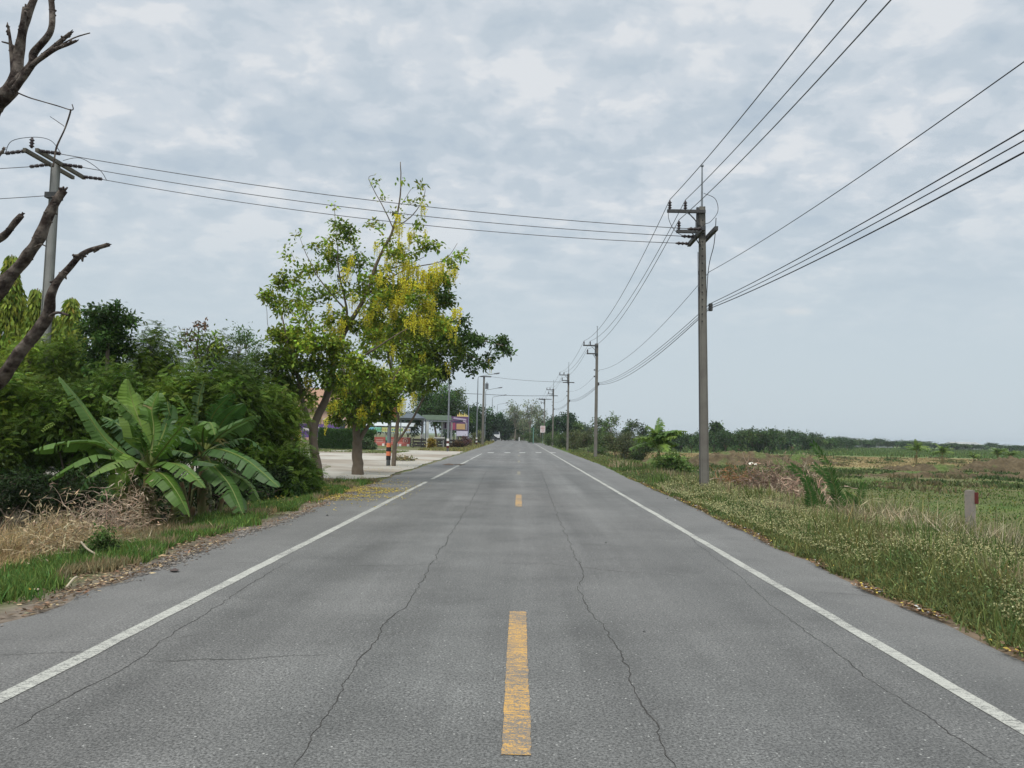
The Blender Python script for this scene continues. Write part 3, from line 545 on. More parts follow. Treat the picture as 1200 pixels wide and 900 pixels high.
def tree(name, label, cat, base, trunk_h, crown, n, LL, LW, col, group=None, bark=BARK, r0=.12, kind='leaf', lobes=5, v=.28, shell=.45, twr=.02, h=.14, stems=1):
    """base point, crown = (radius x, radius y, radius z) around base+trunk_h+rz*.8"""
    base = Vector(base); root = empty(name, base, label, cat, group); mb = MB(); q = QM(); rx, ry, rz = crown; cc = base + Vector((0, 0, trunk_h + rz * .75))
    tops = []
    for s in range(stems):
        o = Vector((random.uniform(-1, 1), random.uniform(-1, 1), 0)) * r0 * 2 * (stems > 1); top = base + o * 4 + Vector((random.uniform(-.15, .15) * rx, 0, trunk_h)); limb(mb, [base + o - Vector((0, 0, .3)), base.lerp(top, .5) + o, top], r0, r0 * .65, 8); tops.append(top)
    for j in range(lobes):
        a = 2 * math.pi * (j + random.random() * .6) / lobes; u = Vector((math.cos(a) * rx * .52, math.sin(a) * ry * .52, rz * random.uniform(-.45, .5)))
        if j == lobes - 1: u = Vector((random.uniform(-.2, .2) * rx, 0, rz * .5))
        c = cc + u; k = random.uniform(.42, .62); limb(mb, [tops[j % stems], tops[j % stems].lerp(c, .55) + Vector((0, 0, .08 * rz)), c], r0 * .5, r0 * .12, 6)
        for e in puff(q, c, (rx * k, ry * k, rz * k), n // lobes, LL, LW, tuple(np.array(col) * random.uniform(.62, 1.5)), kind, shell, v, h)[:40]: twig(mb, c, e, twr)
    mb.build('trunk', bark, root, smooth=True); q.build('crown', LEAF, root); return root

# hero trees from limbs and leaf masses, each limb at its own distance
class Hero:
    def __init__(s, name, label, cat, base, bark=BARK, group=None):
        s.root = empty(name, base, label, cat, group); s.b = MB(); s.q = QM(); s.y = QM(); s.bark = bark
    def limb(s, pix, r0, r1, **k): return limb(s.b, [P(*p) for p in pix], r0, r1, **k)
    def mass(s, px, py, Y, r, n, col, frm=None, LL=.13, LW=.075, flat=.85, **k):
        c = P(px, py, Y); rr = r * Y / F
        for e in puff(s.q, c, (rr, rr * 1.0, rr * flat), n, LL, LW, col, **k):
            if random.random() < .8: twig(s.b, P(*frm) if frm else c, e, .009, .12)
        if frm: twig(s.b, P(*frm), c, .022, .1)
    def flowers(s, px, py, Y, r, k, col=(.84, .74, .07), ln=.46):
        k = max(3, int(k * .68))
        c = np.array(P(px, py, Y)); rr = r * Y / F
        for _ in range(k):
            a = c + rdir(1)[0] * rr * (.3 + .7 * random.random()) * (1, 1, .8); m = 34; t = rng.random(m); l = ln * random.uniform(.6, 1.25)
            p = a + np.stack([rng.normal(0, .030, m) * (1.2 - t), rng.normal(0, .030, m) * (1.2 - t), -t * l], 1)
            s.y.cards(p, unit(rdir(m) + (0, 0, -.3)), rdir(m), .055 - .022 * t, .045 - .018 * t, tint(m, col, .18, .08), .1)
            s.b.tube([a, a - np.array((0, 0, l))], .003, 3, cap=False)
    def done(s):
        s.b.build('trunk', s.bark, s.root, smooth=True); s.q.build('crown', LEAF, s.root)
        if s.y.v: s.y.build('flowers', PETAL, s.root)
        return s.root
LG = (.20, .27, .030); MG = (.13, .195, .026); DG = (.055, .105, .022)
def golden_trees():
    GRP = 'golden shower trees by the forecourt'
    # tallest leaning tree
    b = gp(372, 578); b = P(374, 570, 23); b.z = -.05
    t = Hero('golden_shower_tree', 'tallest golden shower tree, leaning and thinly leaved at its top, with long yellow flower chains', 'tree', b, group=GRP)
    t.limb([(378, 585, 23), (371, 545, 23), (367, 505, 23), (384, 462, 23.2), (392, 425, 23.3), (404, 390, 23.4), (428, 347, 23.5), (442, 308, 23.5), (461, 268, 23.4), (468, 235, 23.4), (470, 190, 23.3)], .17, .012, k=6)
    t.limb([(367, 507, 23), (357, 478, 22.8), (349, 445, 22.6), (338, 405, 22.5), (330, 370, 22.4)], .10, .02)
    t.limb([(404, 390, 23.4), (406, 360, 23.2), (398, 325, 23), (395, 290, 23), (392, 240, 23)], .05, .006)
    t.limb([(404, 362, 23.2), (378, 332, 23), (360, 300, 22.8), (350, 272, 22.8)], .03, .004)
    t.limb([(428, 347, 23.5), (450, 330, 23.8), (480, 315, 24), (520, 305, 24), (536, 285, 24)], .04, .005)
    t.limb([(436, 318, 23.5), (470, 312, 23.9), (500, 300, 24)], .03, .006)
    t.limb([(461, 268, 23.4), (448, 240, 23.3), (432, 210, 23.2), (440, 205, 23.2)], .022, .004)
    t.limb([(461, 268, 23.4), (485, 250, 23.6), (498, 225, 23.6), (494, 216, 23.6)], .022, .004)
    t.limb([(470, 240, 23.4), (482, 222, 23.4), (492, 218, 23.4)], .012, .003)
    t.limb([(392, 425, 23.3), (370, 415, 23), (340, 412, 22.6), (318, 400, 22.4)], .04, .008)
    t.limb([(338, 405, 22.5), (315, 385, 22.4), (312, 360, 22.3), (300, 345, 22.2)], .012, .003)
    t.limb([(392, 425, 23.3), (420, 420, 22.6), (452, 400, 22), (478, 385, 22)], .05, .01)
    for x, y, r, n, c in ((455, 325, 18, 420, LG), (480, 300, 14, 160, LG), (470, 355, 20, 600, LG), (500, 335, 18, 420, LG), (445, 375, 18, 520, LG), (500, 365, 18, 480, LG), (520, 330, 12, 180, LG), (425, 335, 14, 260, LG), (415, 380, 16, 420, LG), (475, 385, 18, 560, LG), (460, 300, 12, 160, LG), (515, 385, 14, 320, LG), (440, 400, 16, 460, LG)): t.mass(x, y, 23.4 + random.uniform(-.8, .8), r, n, c, h=.2)
    for x, y, r, k in ((450, 320, 14, 26), (478, 330, 14, 30), (462, 350, 14, 30), (485, 370, 12, 26), (505, 350, 10, 20), (430, 365, 10, 16), (470, 300, 9, 12), (415, 345, 8, 10), (445, 385, 10, 18), (515, 318, 9, 16), (492, 332, 11, 26), (375, 415, 6, 10), (360, 440, 6, 10), (410, 430, 6, 10)): t.flowers(x, y, 22.8 + random.uniform(-.5, .5), r, k)
    # sparse top
    for x, y, r, n in ((440, 212, 5, 22), (472, 208, 5, 14), (494, 218, 6, 30), (497, 232, 5, 16), (448, 232, 8, 24), (480, 240, 8, 30), (470, 252, 9, 40), (488, 262, 8, 60), (440, 265, 8, 46), (436, 262, 4, 24), (455, 285, 11, 60), (495, 290, 10, 60), (502, 286, 8, 90), (514, 288, 5, 40), (418, 292, 8, 40), (392, 240, 4, 14), (394, 262, 7, 30), (350, 272, 6, 16), (334, 286, 4, 8), (343, 300, 10, 40)):
        t.mass(x, y, 23.3, r, int(n * 1.1), LG, sub=max(3, n // 9), h=.2)
    for x, y, r, n, c in ((405, 270, 14, 260, MG), (388, 285, 14, 150, LG), (372, 292, 12, 130, LG), (400, 305, 18, 320, MG), (425, 310, 16, 200, MG), (372, 318, 18, 200, LG), (345, 330, 17, 260, LG), (330, 335, 14, 220, LG), (320, 350, 12, 220, LG), (312, 347, 8, 120, LG), (350, 350, 18, 280, LG), (375, 350, 18, 200, MG), (405, 345, 18, 260, LG), (430, 352, 16, 200, LG), (450, 340, 14, 160, LG), (335, 362, 12, 130, LG), (360, 370, 16, 220, LG), (470, 345, 15, 240, MG), (490, 350, 14, 200, LG), (390, 370, 14, 220, LG),
                         (538, 300, 7, 70, LG), (528, 305, 9, 90, LG), (515, 350, 12, 260, MG), (522, 345, 8, 120, DG), (510, 325, 8, 60, LG), (478, 330, 10, 100, MG)):
        t.mass(x, y, 23.2 + random.uniform(-.7, .7), r, n, c, h=.18)
    for x, y, r, n, c in ((345, 400, 22, 1100, LG), (330, 420, 18, 800, MG), (370, 400, 20, 900, LG), (400, 408, 18, 700, LG), (355, 430, 22, 900, MG), (385, 435, 20, 700, MG), (330, 395, 14, 500, LG), (322, 440, 12, 350, MG), (415, 425, 13, 420, LG), (345, 460, 20, 650, MG), (430, 440, 16, 600, LG)):
        t.mass(x, y, 22.6 + random.uniform(-.8, .6), r, n, c, h=.15)
    for x, y, r, k in ((466, 262, 8, 16), (468, 250, 6, 9), (496, 238, 6, 10), (470, 285, 9, 22), (480, 272, 9, 18), (498, 270, 5, 6), (455, 298, 9, 14), (442, 283, 5, 8), (484, 312, 13, 42), (500, 318, 13, 60), (508, 330, 10, 40), (516, 308, 10, 26), (532, 312, 8, 22), (523, 325, 6, 16), (478, 305, 9, 18), (470, 322, 9, 16), (405, 315, 7, 14), (385, 288, 4, 6), (412, 300, 5, 6), (408, 305, 4, 6), (470, 345, 12, 28), (440, 350, 10, 24), (460, 362, 9, 24), (434, 362, 9, 18), (495, 352, 12, 34), (500, 372, 13, 44), (535, 362, 7, 18), (516, 372, 10, 24), (530, 380, 8, 14), (392, 385, 10, 40), (398, 398, 9, 34), (385, 372, 7, 18), (360, 382, 5, 10), (347, 400, 4, 8), (390, 410, 7, 18), (336, 352, 4, 6), (388, 355, 6, 8), (402, 375, 6, 14)):
        t.flowers(x, y, 23.1 + random.uniform(-.6, .5), r, k)
    t.done()
    # slimmer one at its left
    b = P(349, 570, 24.5); b.z = -.05
    t = Hero('golden_shower_tree', 'slim dark stemmed golden shower tree beside the bushes, left of the leaning one', 'tree', b, group=GRP)
    t.limb([(352, 582, 24.5), (350, 540, 24.5), (346, 500, 24.5), (345, 465, 24.5), (335, 440, 24.5)], .10, .04); t.limb([(346, 500, 24.5), (356, 470, 24.6), (372, 450, 24.8)], .05, .02)
    for x, y, r, n, c in ((330, 470, 16, 500, MG), (325, 450, 15, 400, MG), (345, 480, 14, 300, LG), (362, 475, 10, 160, LG), (330, 495, 13, 360, MG), (318, 480, 12, 300, MG)): t.mass(x, y, 24.4 + random.uniform(-.6, .6), r, n, c)
    for x, y, r, k in ((345, 478, 6, 12), (338, 495, 5, 8), (350, 505, 5, 8), (372, 480, 5, 8), (392, 470, 5, 6)): t.flowers(x, y, 24.2, r, k)
    t.done()
    # thick trunk on the forecourt
    b = G(419, 556, .012)
    t = Hero('golden_shower_tree', 'stout trunked golden shower tree standing on the concrete forecourt', 'tree', b, group=GRP)
    Y = b.y; t.limb([(419, 559, Y), (418.5, 530, Y), (418, 505, Y), (414, 480, Y), (405, 450, Y), (400, 420, Y)], .23, .06, lump=.12); t.limb([(419, 520, Y), (428, 505, Y), (438, 488, Y), (452, 460, Y), (470, 430, Y)], .10, .03)
    t.limb([(418, 500, Y), (408, 480, Y), (392, 465, Y)], .09, .03)
    for x, y, r, n, c in ((405, 455, 20, 1500, LG), (425, 465, 20, 1500, LG), (400, 475, 16, 900, MG), (445, 460, 18, 1200, LG), (425, 440, 18, 1000, LG), (450, 480, 13, 700, MG), (430, 487, 12, 520, MG), (412, 487, 12, 460, MG), (465, 445, 15, 800, LG), (390, 450, 14, 600, LG), (395, 487, 9, 260, MG), (460, 465, 10, 420, MG)): t.mass(x, y, Y + random.uniform(-1, .8), r, n, c, LL=.14, LW=.085)
    for x, y, r, k in ((425, 478, 6, 22), (400, 470, 6, 12), (395, 440, 7, 14), (437, 470, 4, 6), (385, 475, 7, 12), (384, 492, 5, 7), (402, 455, 5, 8), (440, 450, 5, 10), (428, 484, 4, 10)): t.flowers(x, y, Y - .8, r, k, ln=.45)
    t.done()
    # farther one with the dark right side
    b = G(462, 546, .012); Y = b.y
    t = Hero('golden_shower_tree', 'golden shower tree with thin forked trunk and dark leaves spreading towards the road', 'tree', b, group=GRP)
    t.limb([(461, 549, Y), (463, 520, Y), (466, 490, Y), (462, 450, Y - .5), (455, 415, Y - 1), (455, 385, Y - 1)], .12, .04); t.limb([(463, 520, Y), (478, 500, Y), (492, 475, Y), (505, 445, Y), (520, 420, Y)], .065, .03)
    t.limb([(455, 415, Y - 1), (485, 395, Y - 1.5), (520, 395, Y - 2), (560, 398, Y - 3), (590, 405, Y - 4)], .07, .012); t.limb([(520, 395, Y - 2), (545, 415, Y - 2.5), (575, 425, Y - 3)], .03, .008)
    for x, y, r, n, c in ((455, 385, 20, 1000, LG), (480, 372, 16, 600, LG), (470, 400, 22, 1300, LG), (500, 395, 20, 1200, LG), (520, 380, 15, 500, MG), (530, 400, 18, 900, MG), (510, 420, 20, 1300, MG), (485, 425, 20, 1300, LG), (540, 420, 14, 500, DG), (555, 395, 12, 330, DG), (565, 402, 11, 360, DG), (585, 402, 10, 300, DG), (594, 410, 7, 170, DG), (570, 422, 11, 280, DG), (552, 432, 8, 120, DG), (545, 378, 8, 110, DG), (450, 350, 14, 360, MG), (505, 368, 10, 260, DG), (515, 350, 9, 200, DG), (500, 445, 18, 900, MG), (475, 450, 16, 700, MG), (525, 435, 13, 460, DG), (442, 410, 14, 420, MG), (485, 340, 11, 200, MG), (536, 387, 8, 160, DG)):
        t.mass(x, y, Y - 2 + random.uniform(-1.2, 1.2), r, n, c, LL=.17, LW=.10, h=.12)
    for x, y, r, k in ((470, 468, 6, 44), (484, 462, 5, 16), (505, 380, 9, 24), (480, 378, 9, 18), (462, 405, 8, 14), (450, 430, 6, 12), (525, 425, 6, 6), (575, 420, 3, 4), (495, 415, 5, 8), (470, 440, 6, 10)): t.flowers(x, y, Y - 2.6, r, k, ln=.6)
    t.done()
golden_trees()

def dead_tree():
    root = empty('dead_tree', P(-90, 640, 9), 'bare dead tree with broken branches at the left edge', 'tree'); b = MB()
    B = lambda pix, r0, r1, **k: limb(b, [P(*p) for p in pix], r0 * .8, r1 * .8, sides=10, wob=.05, lump=.12, k=8, **k)
    B([(-95, 660, 9), (-90, 520, 9), (-70, 400, 9), (-60, 280, 8.9), (-35, 200, 8.8), (-8, 130, 8.7), (14, 105, 8.6)], .21, .10)
    tr = b; 
    br = [([( -5, 128, 8.7), (14, 95, 8.6), (24, 60, 8.6), (28, 30, 8.6), (40, -5, 8.6), (48, -40, 8.6)], .10, .05), ([(18, 80, 8.6), (24, 45, 8.55), (28, 8, 8.5)], .06, .035),
          ([(8, 105, 8.6), (36, 80, 8.5), (42, 62, 8.5), (60, 36, 8.4), (62, 15, 8.4), (56, -10, 8.4)], .07, .04), ([(14, 108, 8.6), (45, 72, 8.4), (65, 57, 8.3), (90, 49, 8.2)], .065, .018), ([(48, 68, 8.4), (68, 50, 8.4), (83, 37, 8.4)], .04, .028), ([(72, 52, 8.3), (88, 44, 8.3), (105, 39, 8.3)], .014, .008),
          ([(22, 62, 8.6), (14, 53, 8.6), (2, 49, 8.6)], .03, .012), ([(12, 100, 8.6), (14, 62, 8.6), (8, 30, 8.6)], .05, .02),
          ([(18, 107, 8.6), (35, 113, 8.5), (60, 122, 8.4), (83, 129, 8.3), (84, 122, 8.3)], .012, .007), ([(83, 128, 8.3), (76, 150, 8.3), (65, 172, 8.3), (60, 195, 8.3)], .012, .014), ([(75, 148, 8.3), (68, 143, 8.3), (60, 137, 8.3)], .006, .004),
          ([(-62, 420, 9), (-25, 365, 8.8), (0, 338, 8.6), (24, 308, 8.5), (44, 280, 8.4), (58, 255, 8.4), (68, 232, 8.4), (74, 222, 8.4)], .13, .06), ([(38, 290, 8.4), (45, 286, 8.3), (52, 288, 8.3)], .015, .008),
          ([(-66, 330, 9), (-30, 300, 8.8), (5, 275, 8.6), (28, 252, 8.5)], .08, .045),
          ([(-80, 530, 9), (-30, 480, 8.6), (0, 445, 8.4), (30, 405, 8.2), (55, 370, 8.1), (60, 345, 8.0), (75, 320, 8.0), (98, 300, 7.9), (124, 285, 7.8)], .14, .03), ([(55, 373, 8.1), (66, 366, 8.0), (80, 369, 8.0)], .03, .018), ([(-60, 250, 8.9), (-20, 200, 8.7), (6, 176, 8.6)], .05, .02)]
    b.build('trunk', DEADWOOD, root, smooth=True)
    for pix, a, c in br:
        b = MB(); a *= .72; c *= .68; pts = limb(b, [P(*p) for p in pix], a, c, sides=10, wob=.035, lump=.13, k=10)
        if a > .025:      # splintered end and knots of torn bark
            e = pts[-1]; d = (pts[-1] - pts[-2]).normalized()
            for _ in range(4): b.tube([e - d * .05 + rv() * c * .6, e + d * random.uniform(.015, .05) + rv() * c * .5], [c * .55, c * .2], 5)
            for _ in range(int(len(pts) * .45)):
                i = random.randrange(2, len(pts)); p = pts[i]; v = rv(); b.tube([p + v * c * .7, p + v * (a * .6 + .012) + rv() * .01], [.022, .008], 5)
        b.build('branch', DEADWOOD, root, smooth=True)
def rv(): return Vector((random.gauss(0, 1), random.gauss(0, 1), random.gauss(0, 1))).normalized()
dead_tree()

# banana plants
BAN = (.075, .150, .022); BAND = (.045, .105, .022)
BANM = mat('banana_leaf', (0, 0, 0), .45, .15, 4, attr=True, trans=.3, spec=.3)
def banana_leaf(b, pts, width, col, torn=.35, roll=0.0, fold=.25):
    """blade along pts (petiole first); splits along the side veins"""
    s = smooth(pts, 9); n = len(s); Ls = [0]
    for i in range(1, n): Ls.append(Ls[-1] + (s[i] - s[i - 1]).length)
    tot = Ls[-1]; b.tube(s, [.022 * (1 - .85 * l / tot) + .003 for l in Ls], 5, col=(.20, .24, .06)); ptl = .16
    m = 46; fr = [ptl + (1 - ptl) * i / m for i in range(m + 1)]
    def at(t):
        l = t * tot; i = 0
        while i < n - 2 and Ls[i + 1] < l: i += 1
        f = (l - Ls[i]) / max(1e-6, Ls[i + 1] - Ls[i]); p = s[i].lerp(s[i + 1], min(f, 1.0)); d = (s[min(i + 2, n - 1)] - s[max(i - 1, 0)]).normalized(); return p, d
    for side in (-1, 1):
        dr = 0; i = 0
        while i < m:
            k = random.choice((1, 2, 3, 4, 6)) if random.random() < torn * 1.6 else 7; j = min(m, i + k); dr = random.uniform(-.1, .45) * torn * 2; cc = np.array(col) * random.uniform(.85, 1.18)
            if k <= 2 and random.random() < .06: cc = np.array((.22, .20, .07))
            vs = []; cs = []
            for t in range(i, j + 1):
                f = fr[t]; g = (f - ptl) / (1 - ptl); w = width * .5 * min(1, (g * 7) ** .6) * (1 - g ** 3.2) ** .6 + .002; p, d = at(f); up = Vector((0, 0, 1)); sd = d.cross(up)
                if sd.length < .15: sd = d.cross(Vector((0, 1, 0)))
                sd.normalize(); u2 = sd.cross(d).normalized(); sd = (sd * math.cos(roll) + u2 * math.sin(roll)).normalized(); u2 = sd.cross(d).normalized()
                f2 = (-.035 if t == j else (.02 if t == i else 0)) if k < 7 else 0
                for q, (a, h) in enumerate(((0, 0), (.5, fold * .35), (1, -fold * .9 - dr))): vs.append(p + sd * side * w * a + u2 * w * h + d * (w * a * .35 + f2 * a)); cs.append(cc * (1.0 if q else 1.3) * (1.10 if t % 2 else .90))
            nn = j - i + 1; fs = [(r * 3 + q, r * 3 + q + 1, (r + 1) * 3 + q + 1, (r + 1) * 3 + q) for r in range(nn - 1) for q in range(2)]
            b.add(vs, fs, 0, np.array(cs)); i = j
STEMM = mat('banana_stem', (.16, .17, .06), .7, .3, 6, col2=(.13, .08, .04))
def hero_banana(label, base, crown, leaves, r=.11, group=None, shoots=()):
    root = empty('banana_plant', base, label, 'banana plant', group); b = MB(); limb(b, [Vector(base) - Vector((0, 0, .2)), Vector(base).lerp(crown, .5), crown], r, r * .6, 10, lump=.08)
    for k in range(7):   # dead hanging leaf sheaths
        a = random.uniform(0, 6.28); h = random.uniform(.35, .9); p = Vector(base).lerp(crown, h); o = Vector((math.cos(a), math.sin(a), 0)); b.tube([p + o * r * .7, p + o * (r + .1) - Vector((0, 0, .08)), p + o * (r + .14) - Vector((0, 0, .35 + .2 * random.random()))], [.02, .035, .01], 4)
    b.build('stem', STEMM, root, smooth=True)
    for dx, hh in (shoots or ()):
        b = MB(); s0 = Vector(base) + Vector((dx, .15, -.2)); limb(b, [s0, s0 + Vector((dx * .2, 0, hh * .5)), s0 + Vector((dx * .5, 0, hh))], r * .7, r * .35, 8, lump=.1); b.build('stem', STEMM, root, smooth=True)
    for pts, w, c, torn, roll in leaves:
        b = MB(); banana_leaf(b, pts, w, c, torn, roll); b.build('leaf', BANM, root)
    return root
def near_bananas():
    GRP = 'banana plants in front of the left bushes'
    def px(l, w, c=BAN, torn=.2, roll=0.0): return ([P(*p) for p in l], w * 1.22, c, min(.9, torn + .14), roll)
    Y = 14.2; base = gp(172, 628); base = Vector((P(175, 620, Y).x, Y, float(gz(P(175, 620, Y).x, Y)))); crown = P(173, 545, Y)
    YL = (.12, .20, .028)
    hero_banana('largest banana plant, with tall leaf blades at the left front of the dark bushes', base, crown, [
        px([(172, 548, Y), (128, 520, Y - .2), (95, 475, Y - .5), (69, 441, Y - .8)], .44, (.09, .17, .04), .1, .5),
        px([(172, 545, Y), (135, 533, Y - .3), (108, 520, Y - .6), (70, 521, Y - .9), (36, 529, Y - 1.1)], .42, BAN, .25, -.3),
        px([(170, 550, Y), (120, 536, Y - .7), (95, 540, Y - 1.0), (57, 563, Y - 1.3)], .40, BAN, .2, -.2),
        px([(173, 548, Y), (165, 500, Y + .1), (155, 470, Y + .2), (149, 444, Y + .2)], .52, YL, .05, .2),
        px([(174, 548, Y), (160, 500, Y - .4), (136, 466, Y - .8)], .34, BAN, .3, .6),
        px([(175, 548, Y), (180, 505, Y + .3), (178, 480, Y + .4), (186, 458, Y + .5)], .50, BAN, .15, -.4),
        px([(175, 545, Y), (190, 512, Y + .3), (197, 490, Y + .5), (200, 474, Y + .6)], .34, BAND, .2, .3),
        px([(173, 552, Y), (155, 541, Y - .8), (130, 545, Y - 1.3), (101, 560, Y - 1.6)], .40, (.10, .17, .03), .2, -.1),
        px([(172, 555, Y), (158, 542, Y - .8), (143, 555, Y - 1.2), (137, 582, Y - 1.3)], .36, YL, .2, .9),
        px([(176, 552, Y), (200, 543, Y - .6), (220, 552, Y - 1.0), (240, 572, Y - 1.3)], .40, BAN, .25, .1),
        px([(176, 555, Y), (190, 556, Y - .9), (208, 578, Y - 1.2), (222, 606, Y - 1.3)], .42, BAN, .3, .1),
        px([(176, 550, Y), (196, 530, Y), (214, 530, Y - .2), (226, 535, Y - .3)], .34, BAND, .2, .1),
        px([(174, 548, Y), (184, 520, Y + .6), (196, 512, Y + 1), (225, 505, Y + 1.2)], .34, BAND, .4, .1),
        px([(172, 550, Y), (160, 520, Y + .6), (142, 500, Y + 1), (120, 488, Y + 1.3)], .34, BAND, .5, .1),
        px([(172, 560, Y), (168, 590, Y - .3), (165, 622, Y - .3)], .22, (.14, .14, .04), .6, .9),
        px([(172, 560, Y), (182, 590, Y - .2), (190, 618, Y - .2)], .24, (.15, .16, .05), .6, .6),
        px([(150, 570, Y + .3), (128, 552, Y + .1), (110, 556, Y), (92, 580, Y)], .3, BAND, .6, .1), px([(180, 552, Y - .3), (198, 560, Y - .6), (208, 585, Y - .8), (212, 612, Y - .8)], .26, (.12, .15, .03), .7, .3), px([(166, 552, Y - .3), (150, 570, Y - .6), (146, 592, Y - .7), (150, 612, Y - .7)], .24, (.14, .14, .04), .8, .3), px([(176, 546, Y), (196, 520, Y - .5), (212, 500, Y - .8), (222, 484, Y - .9)], .28, BAN, .5, .4), px([(178, 548, Y + .2), (170, 510, Y + .4), (150, 490, Y + .6), (118, 500, Y + .8)], .3, BAND, .3, .2), px([(176, 548, Y), (168, 512, Y - .3), (152, 484, Y - .5), (120, 462, Y - .7)], .30, BAN, .4, .3), px([(174, 550, Y), (150, 556, Y - .6), (128, 572, Y - .9), (112, 592, Y - 1)], .32, BAND, .4, .1)], .13, GRP, ((-.3, 1.1), (.28, .9), (.5, .6)))
    Y = 15.2; x0 = P(240, 560, Y).x; base = Vector((x0, Y, float(gz(x0, Y)))); crown = P(238, 528, Y)
    hero_banana('shorter banana plant nearer the lawn, with torn leaves fanned to the right', base, crown, [
        px([(237, 530, Y), (228, 500, Y - .2), (216, 475, Y - .4), (207, 462, Y - .5)], .36, BAN, .8, .5),
        px([(238, 530, Y), (231, 500, Y + .2), (233, 470, Y + .2), (239, 446, Y + .1)], .22, (.10, .16, .06), .8, 1.0),
        px([(240, 528, Y), (246, 495, Y + .2), (258, 475, Y + .1), (274, 460, Y)], .36, BAND, .5, .5),
        px([(241, 528, Y), (254, 505, Y + .1), (268, 485, Y), (286, 473, Y - .1)], .44, BAND, .15, .3),
        px([(241, 530, Y), (258, 510, Y - .3), (280, 497, Y - .5), (304, 487, Y - .7)], .38, (.08, .15, .04), .4, .3),
        px([(242, 531, Y), (258, 527, Y - .8), (290, 540, Y - 1.0), (327, 571, Y - 1.4)], .46, BAND, .3, -.1),
        px([(241, 535, Y), (252, 548, Y - .8), (270, 570, Y - 1.1), (285, 604, Y - 1.4)], .48, (.06, .13, .025), .35, .0),
        px([(236, 532, Y), (225, 540, Y - .8), (235, 541, Y - 1.2), (256, 545, Y - 1.3)], .3, BAND, .3, .1),
        px([(237, 530, Y), (222, 505, Y + .4), (205, 500, Y + .6), (185, 512, Y + .6)], .34, BAND, .5, .1),
        px([(238, 530, Y), (238, 505, Y - .4), (246, 495, Y - .8), (252, 510, Y - 1)], .34, BAN, .3, .1),
        px([(240, 534, Y), (262, 550, Y - .5), (290, 566, Y - .7), (306, 590, Y - .8)], .32, BAN, .6, .1), px([(236, 530, Y), (214, 512, Y - .3), (200, 488, Y - .5), (196, 470, Y - .5)], .3, BAND, .7, .4), px([(240, 530, Y), (262, 520, Y + .4), (288, 515, Y + .6), (308, 528, Y + .8)], .3, BAND, .6, .1), px([(238, 532, Y), (225, 520, Y - .6), (205, 512, Y - .9), (190, 530, Y - 1.1)], .34, BAND, .3, .1),
        px([(238, 540, Y), (246, 575, Y - .2), (250, 600, Y - .2)], .24, (.10, .12, .04), .6, .6)], .12, GRP, ((-.35, .9), (.2, .7)))
near_bananas()
def far_banana(label, px, py, Y, hpx, lean=.0, group=None, n=9, seed=1, cz=.5, low=.2):
    random.seed(seed); p = P(px, py, Y); base = Vector((p.x, p.y, float(gz(p.x, p.y)))); h = hpx * Y / F * 1.15; crown = base + Vector((lean * .1 * h, 0, h * cz)); lv = []
    for k in range(n):
        a = 2 * math.pi * k / n + random.uniform(-.3, .3); e = random.uniform(low, 1.0); l = h * random.uniform(.42, .58); o = Vector((math.cos(a) * (1 - e * .6) + lean, math.sin(a) * (1 - e * .6), e * 1.1 + .75)).normalized()
        q = crown + o * l * .55; tip = q + Vector((o.x + lean * .5, o.y, o.z * .6 - .45)).normalized() * l * .5; lv.append(([crown, crown.lerp(q, .5) + Vector((0, 0, .04 * h)), q, tip], h * .17, BAN if k % 2 else (.14, .22, .035), .7, random.uniform(-.4, .4)))
    return hero_banana(label, base, crown, lv, .1, group)
far_banana('windblown banana plant beside the bush on the right verge', 770, 558, 37, 68, .25, n=20, seed=5, cz=.38, low=-.5)
for i, (px, py, hp, l) in enumerate(((1074, 541, 26, 'bushiest of the far banana plants in the straw coloured field'), (1104, 543, 22, 'upright far banana plant second from the left in the field'), (1141, 543, 15, 'smallest far banana plant, thin, alone in the dry field'), (1169, 541, 21, 'far banana plant directly behind the brown dirt heap'), (1184, 540, 19, 'rightmost far banana plant behind the dirt heap'))):
    far_banana(l, px, py, 88, hp * 1.15, .1, 'far banana plants in the field', 11, 10 + i, .42, -.3)
random.seed(11)

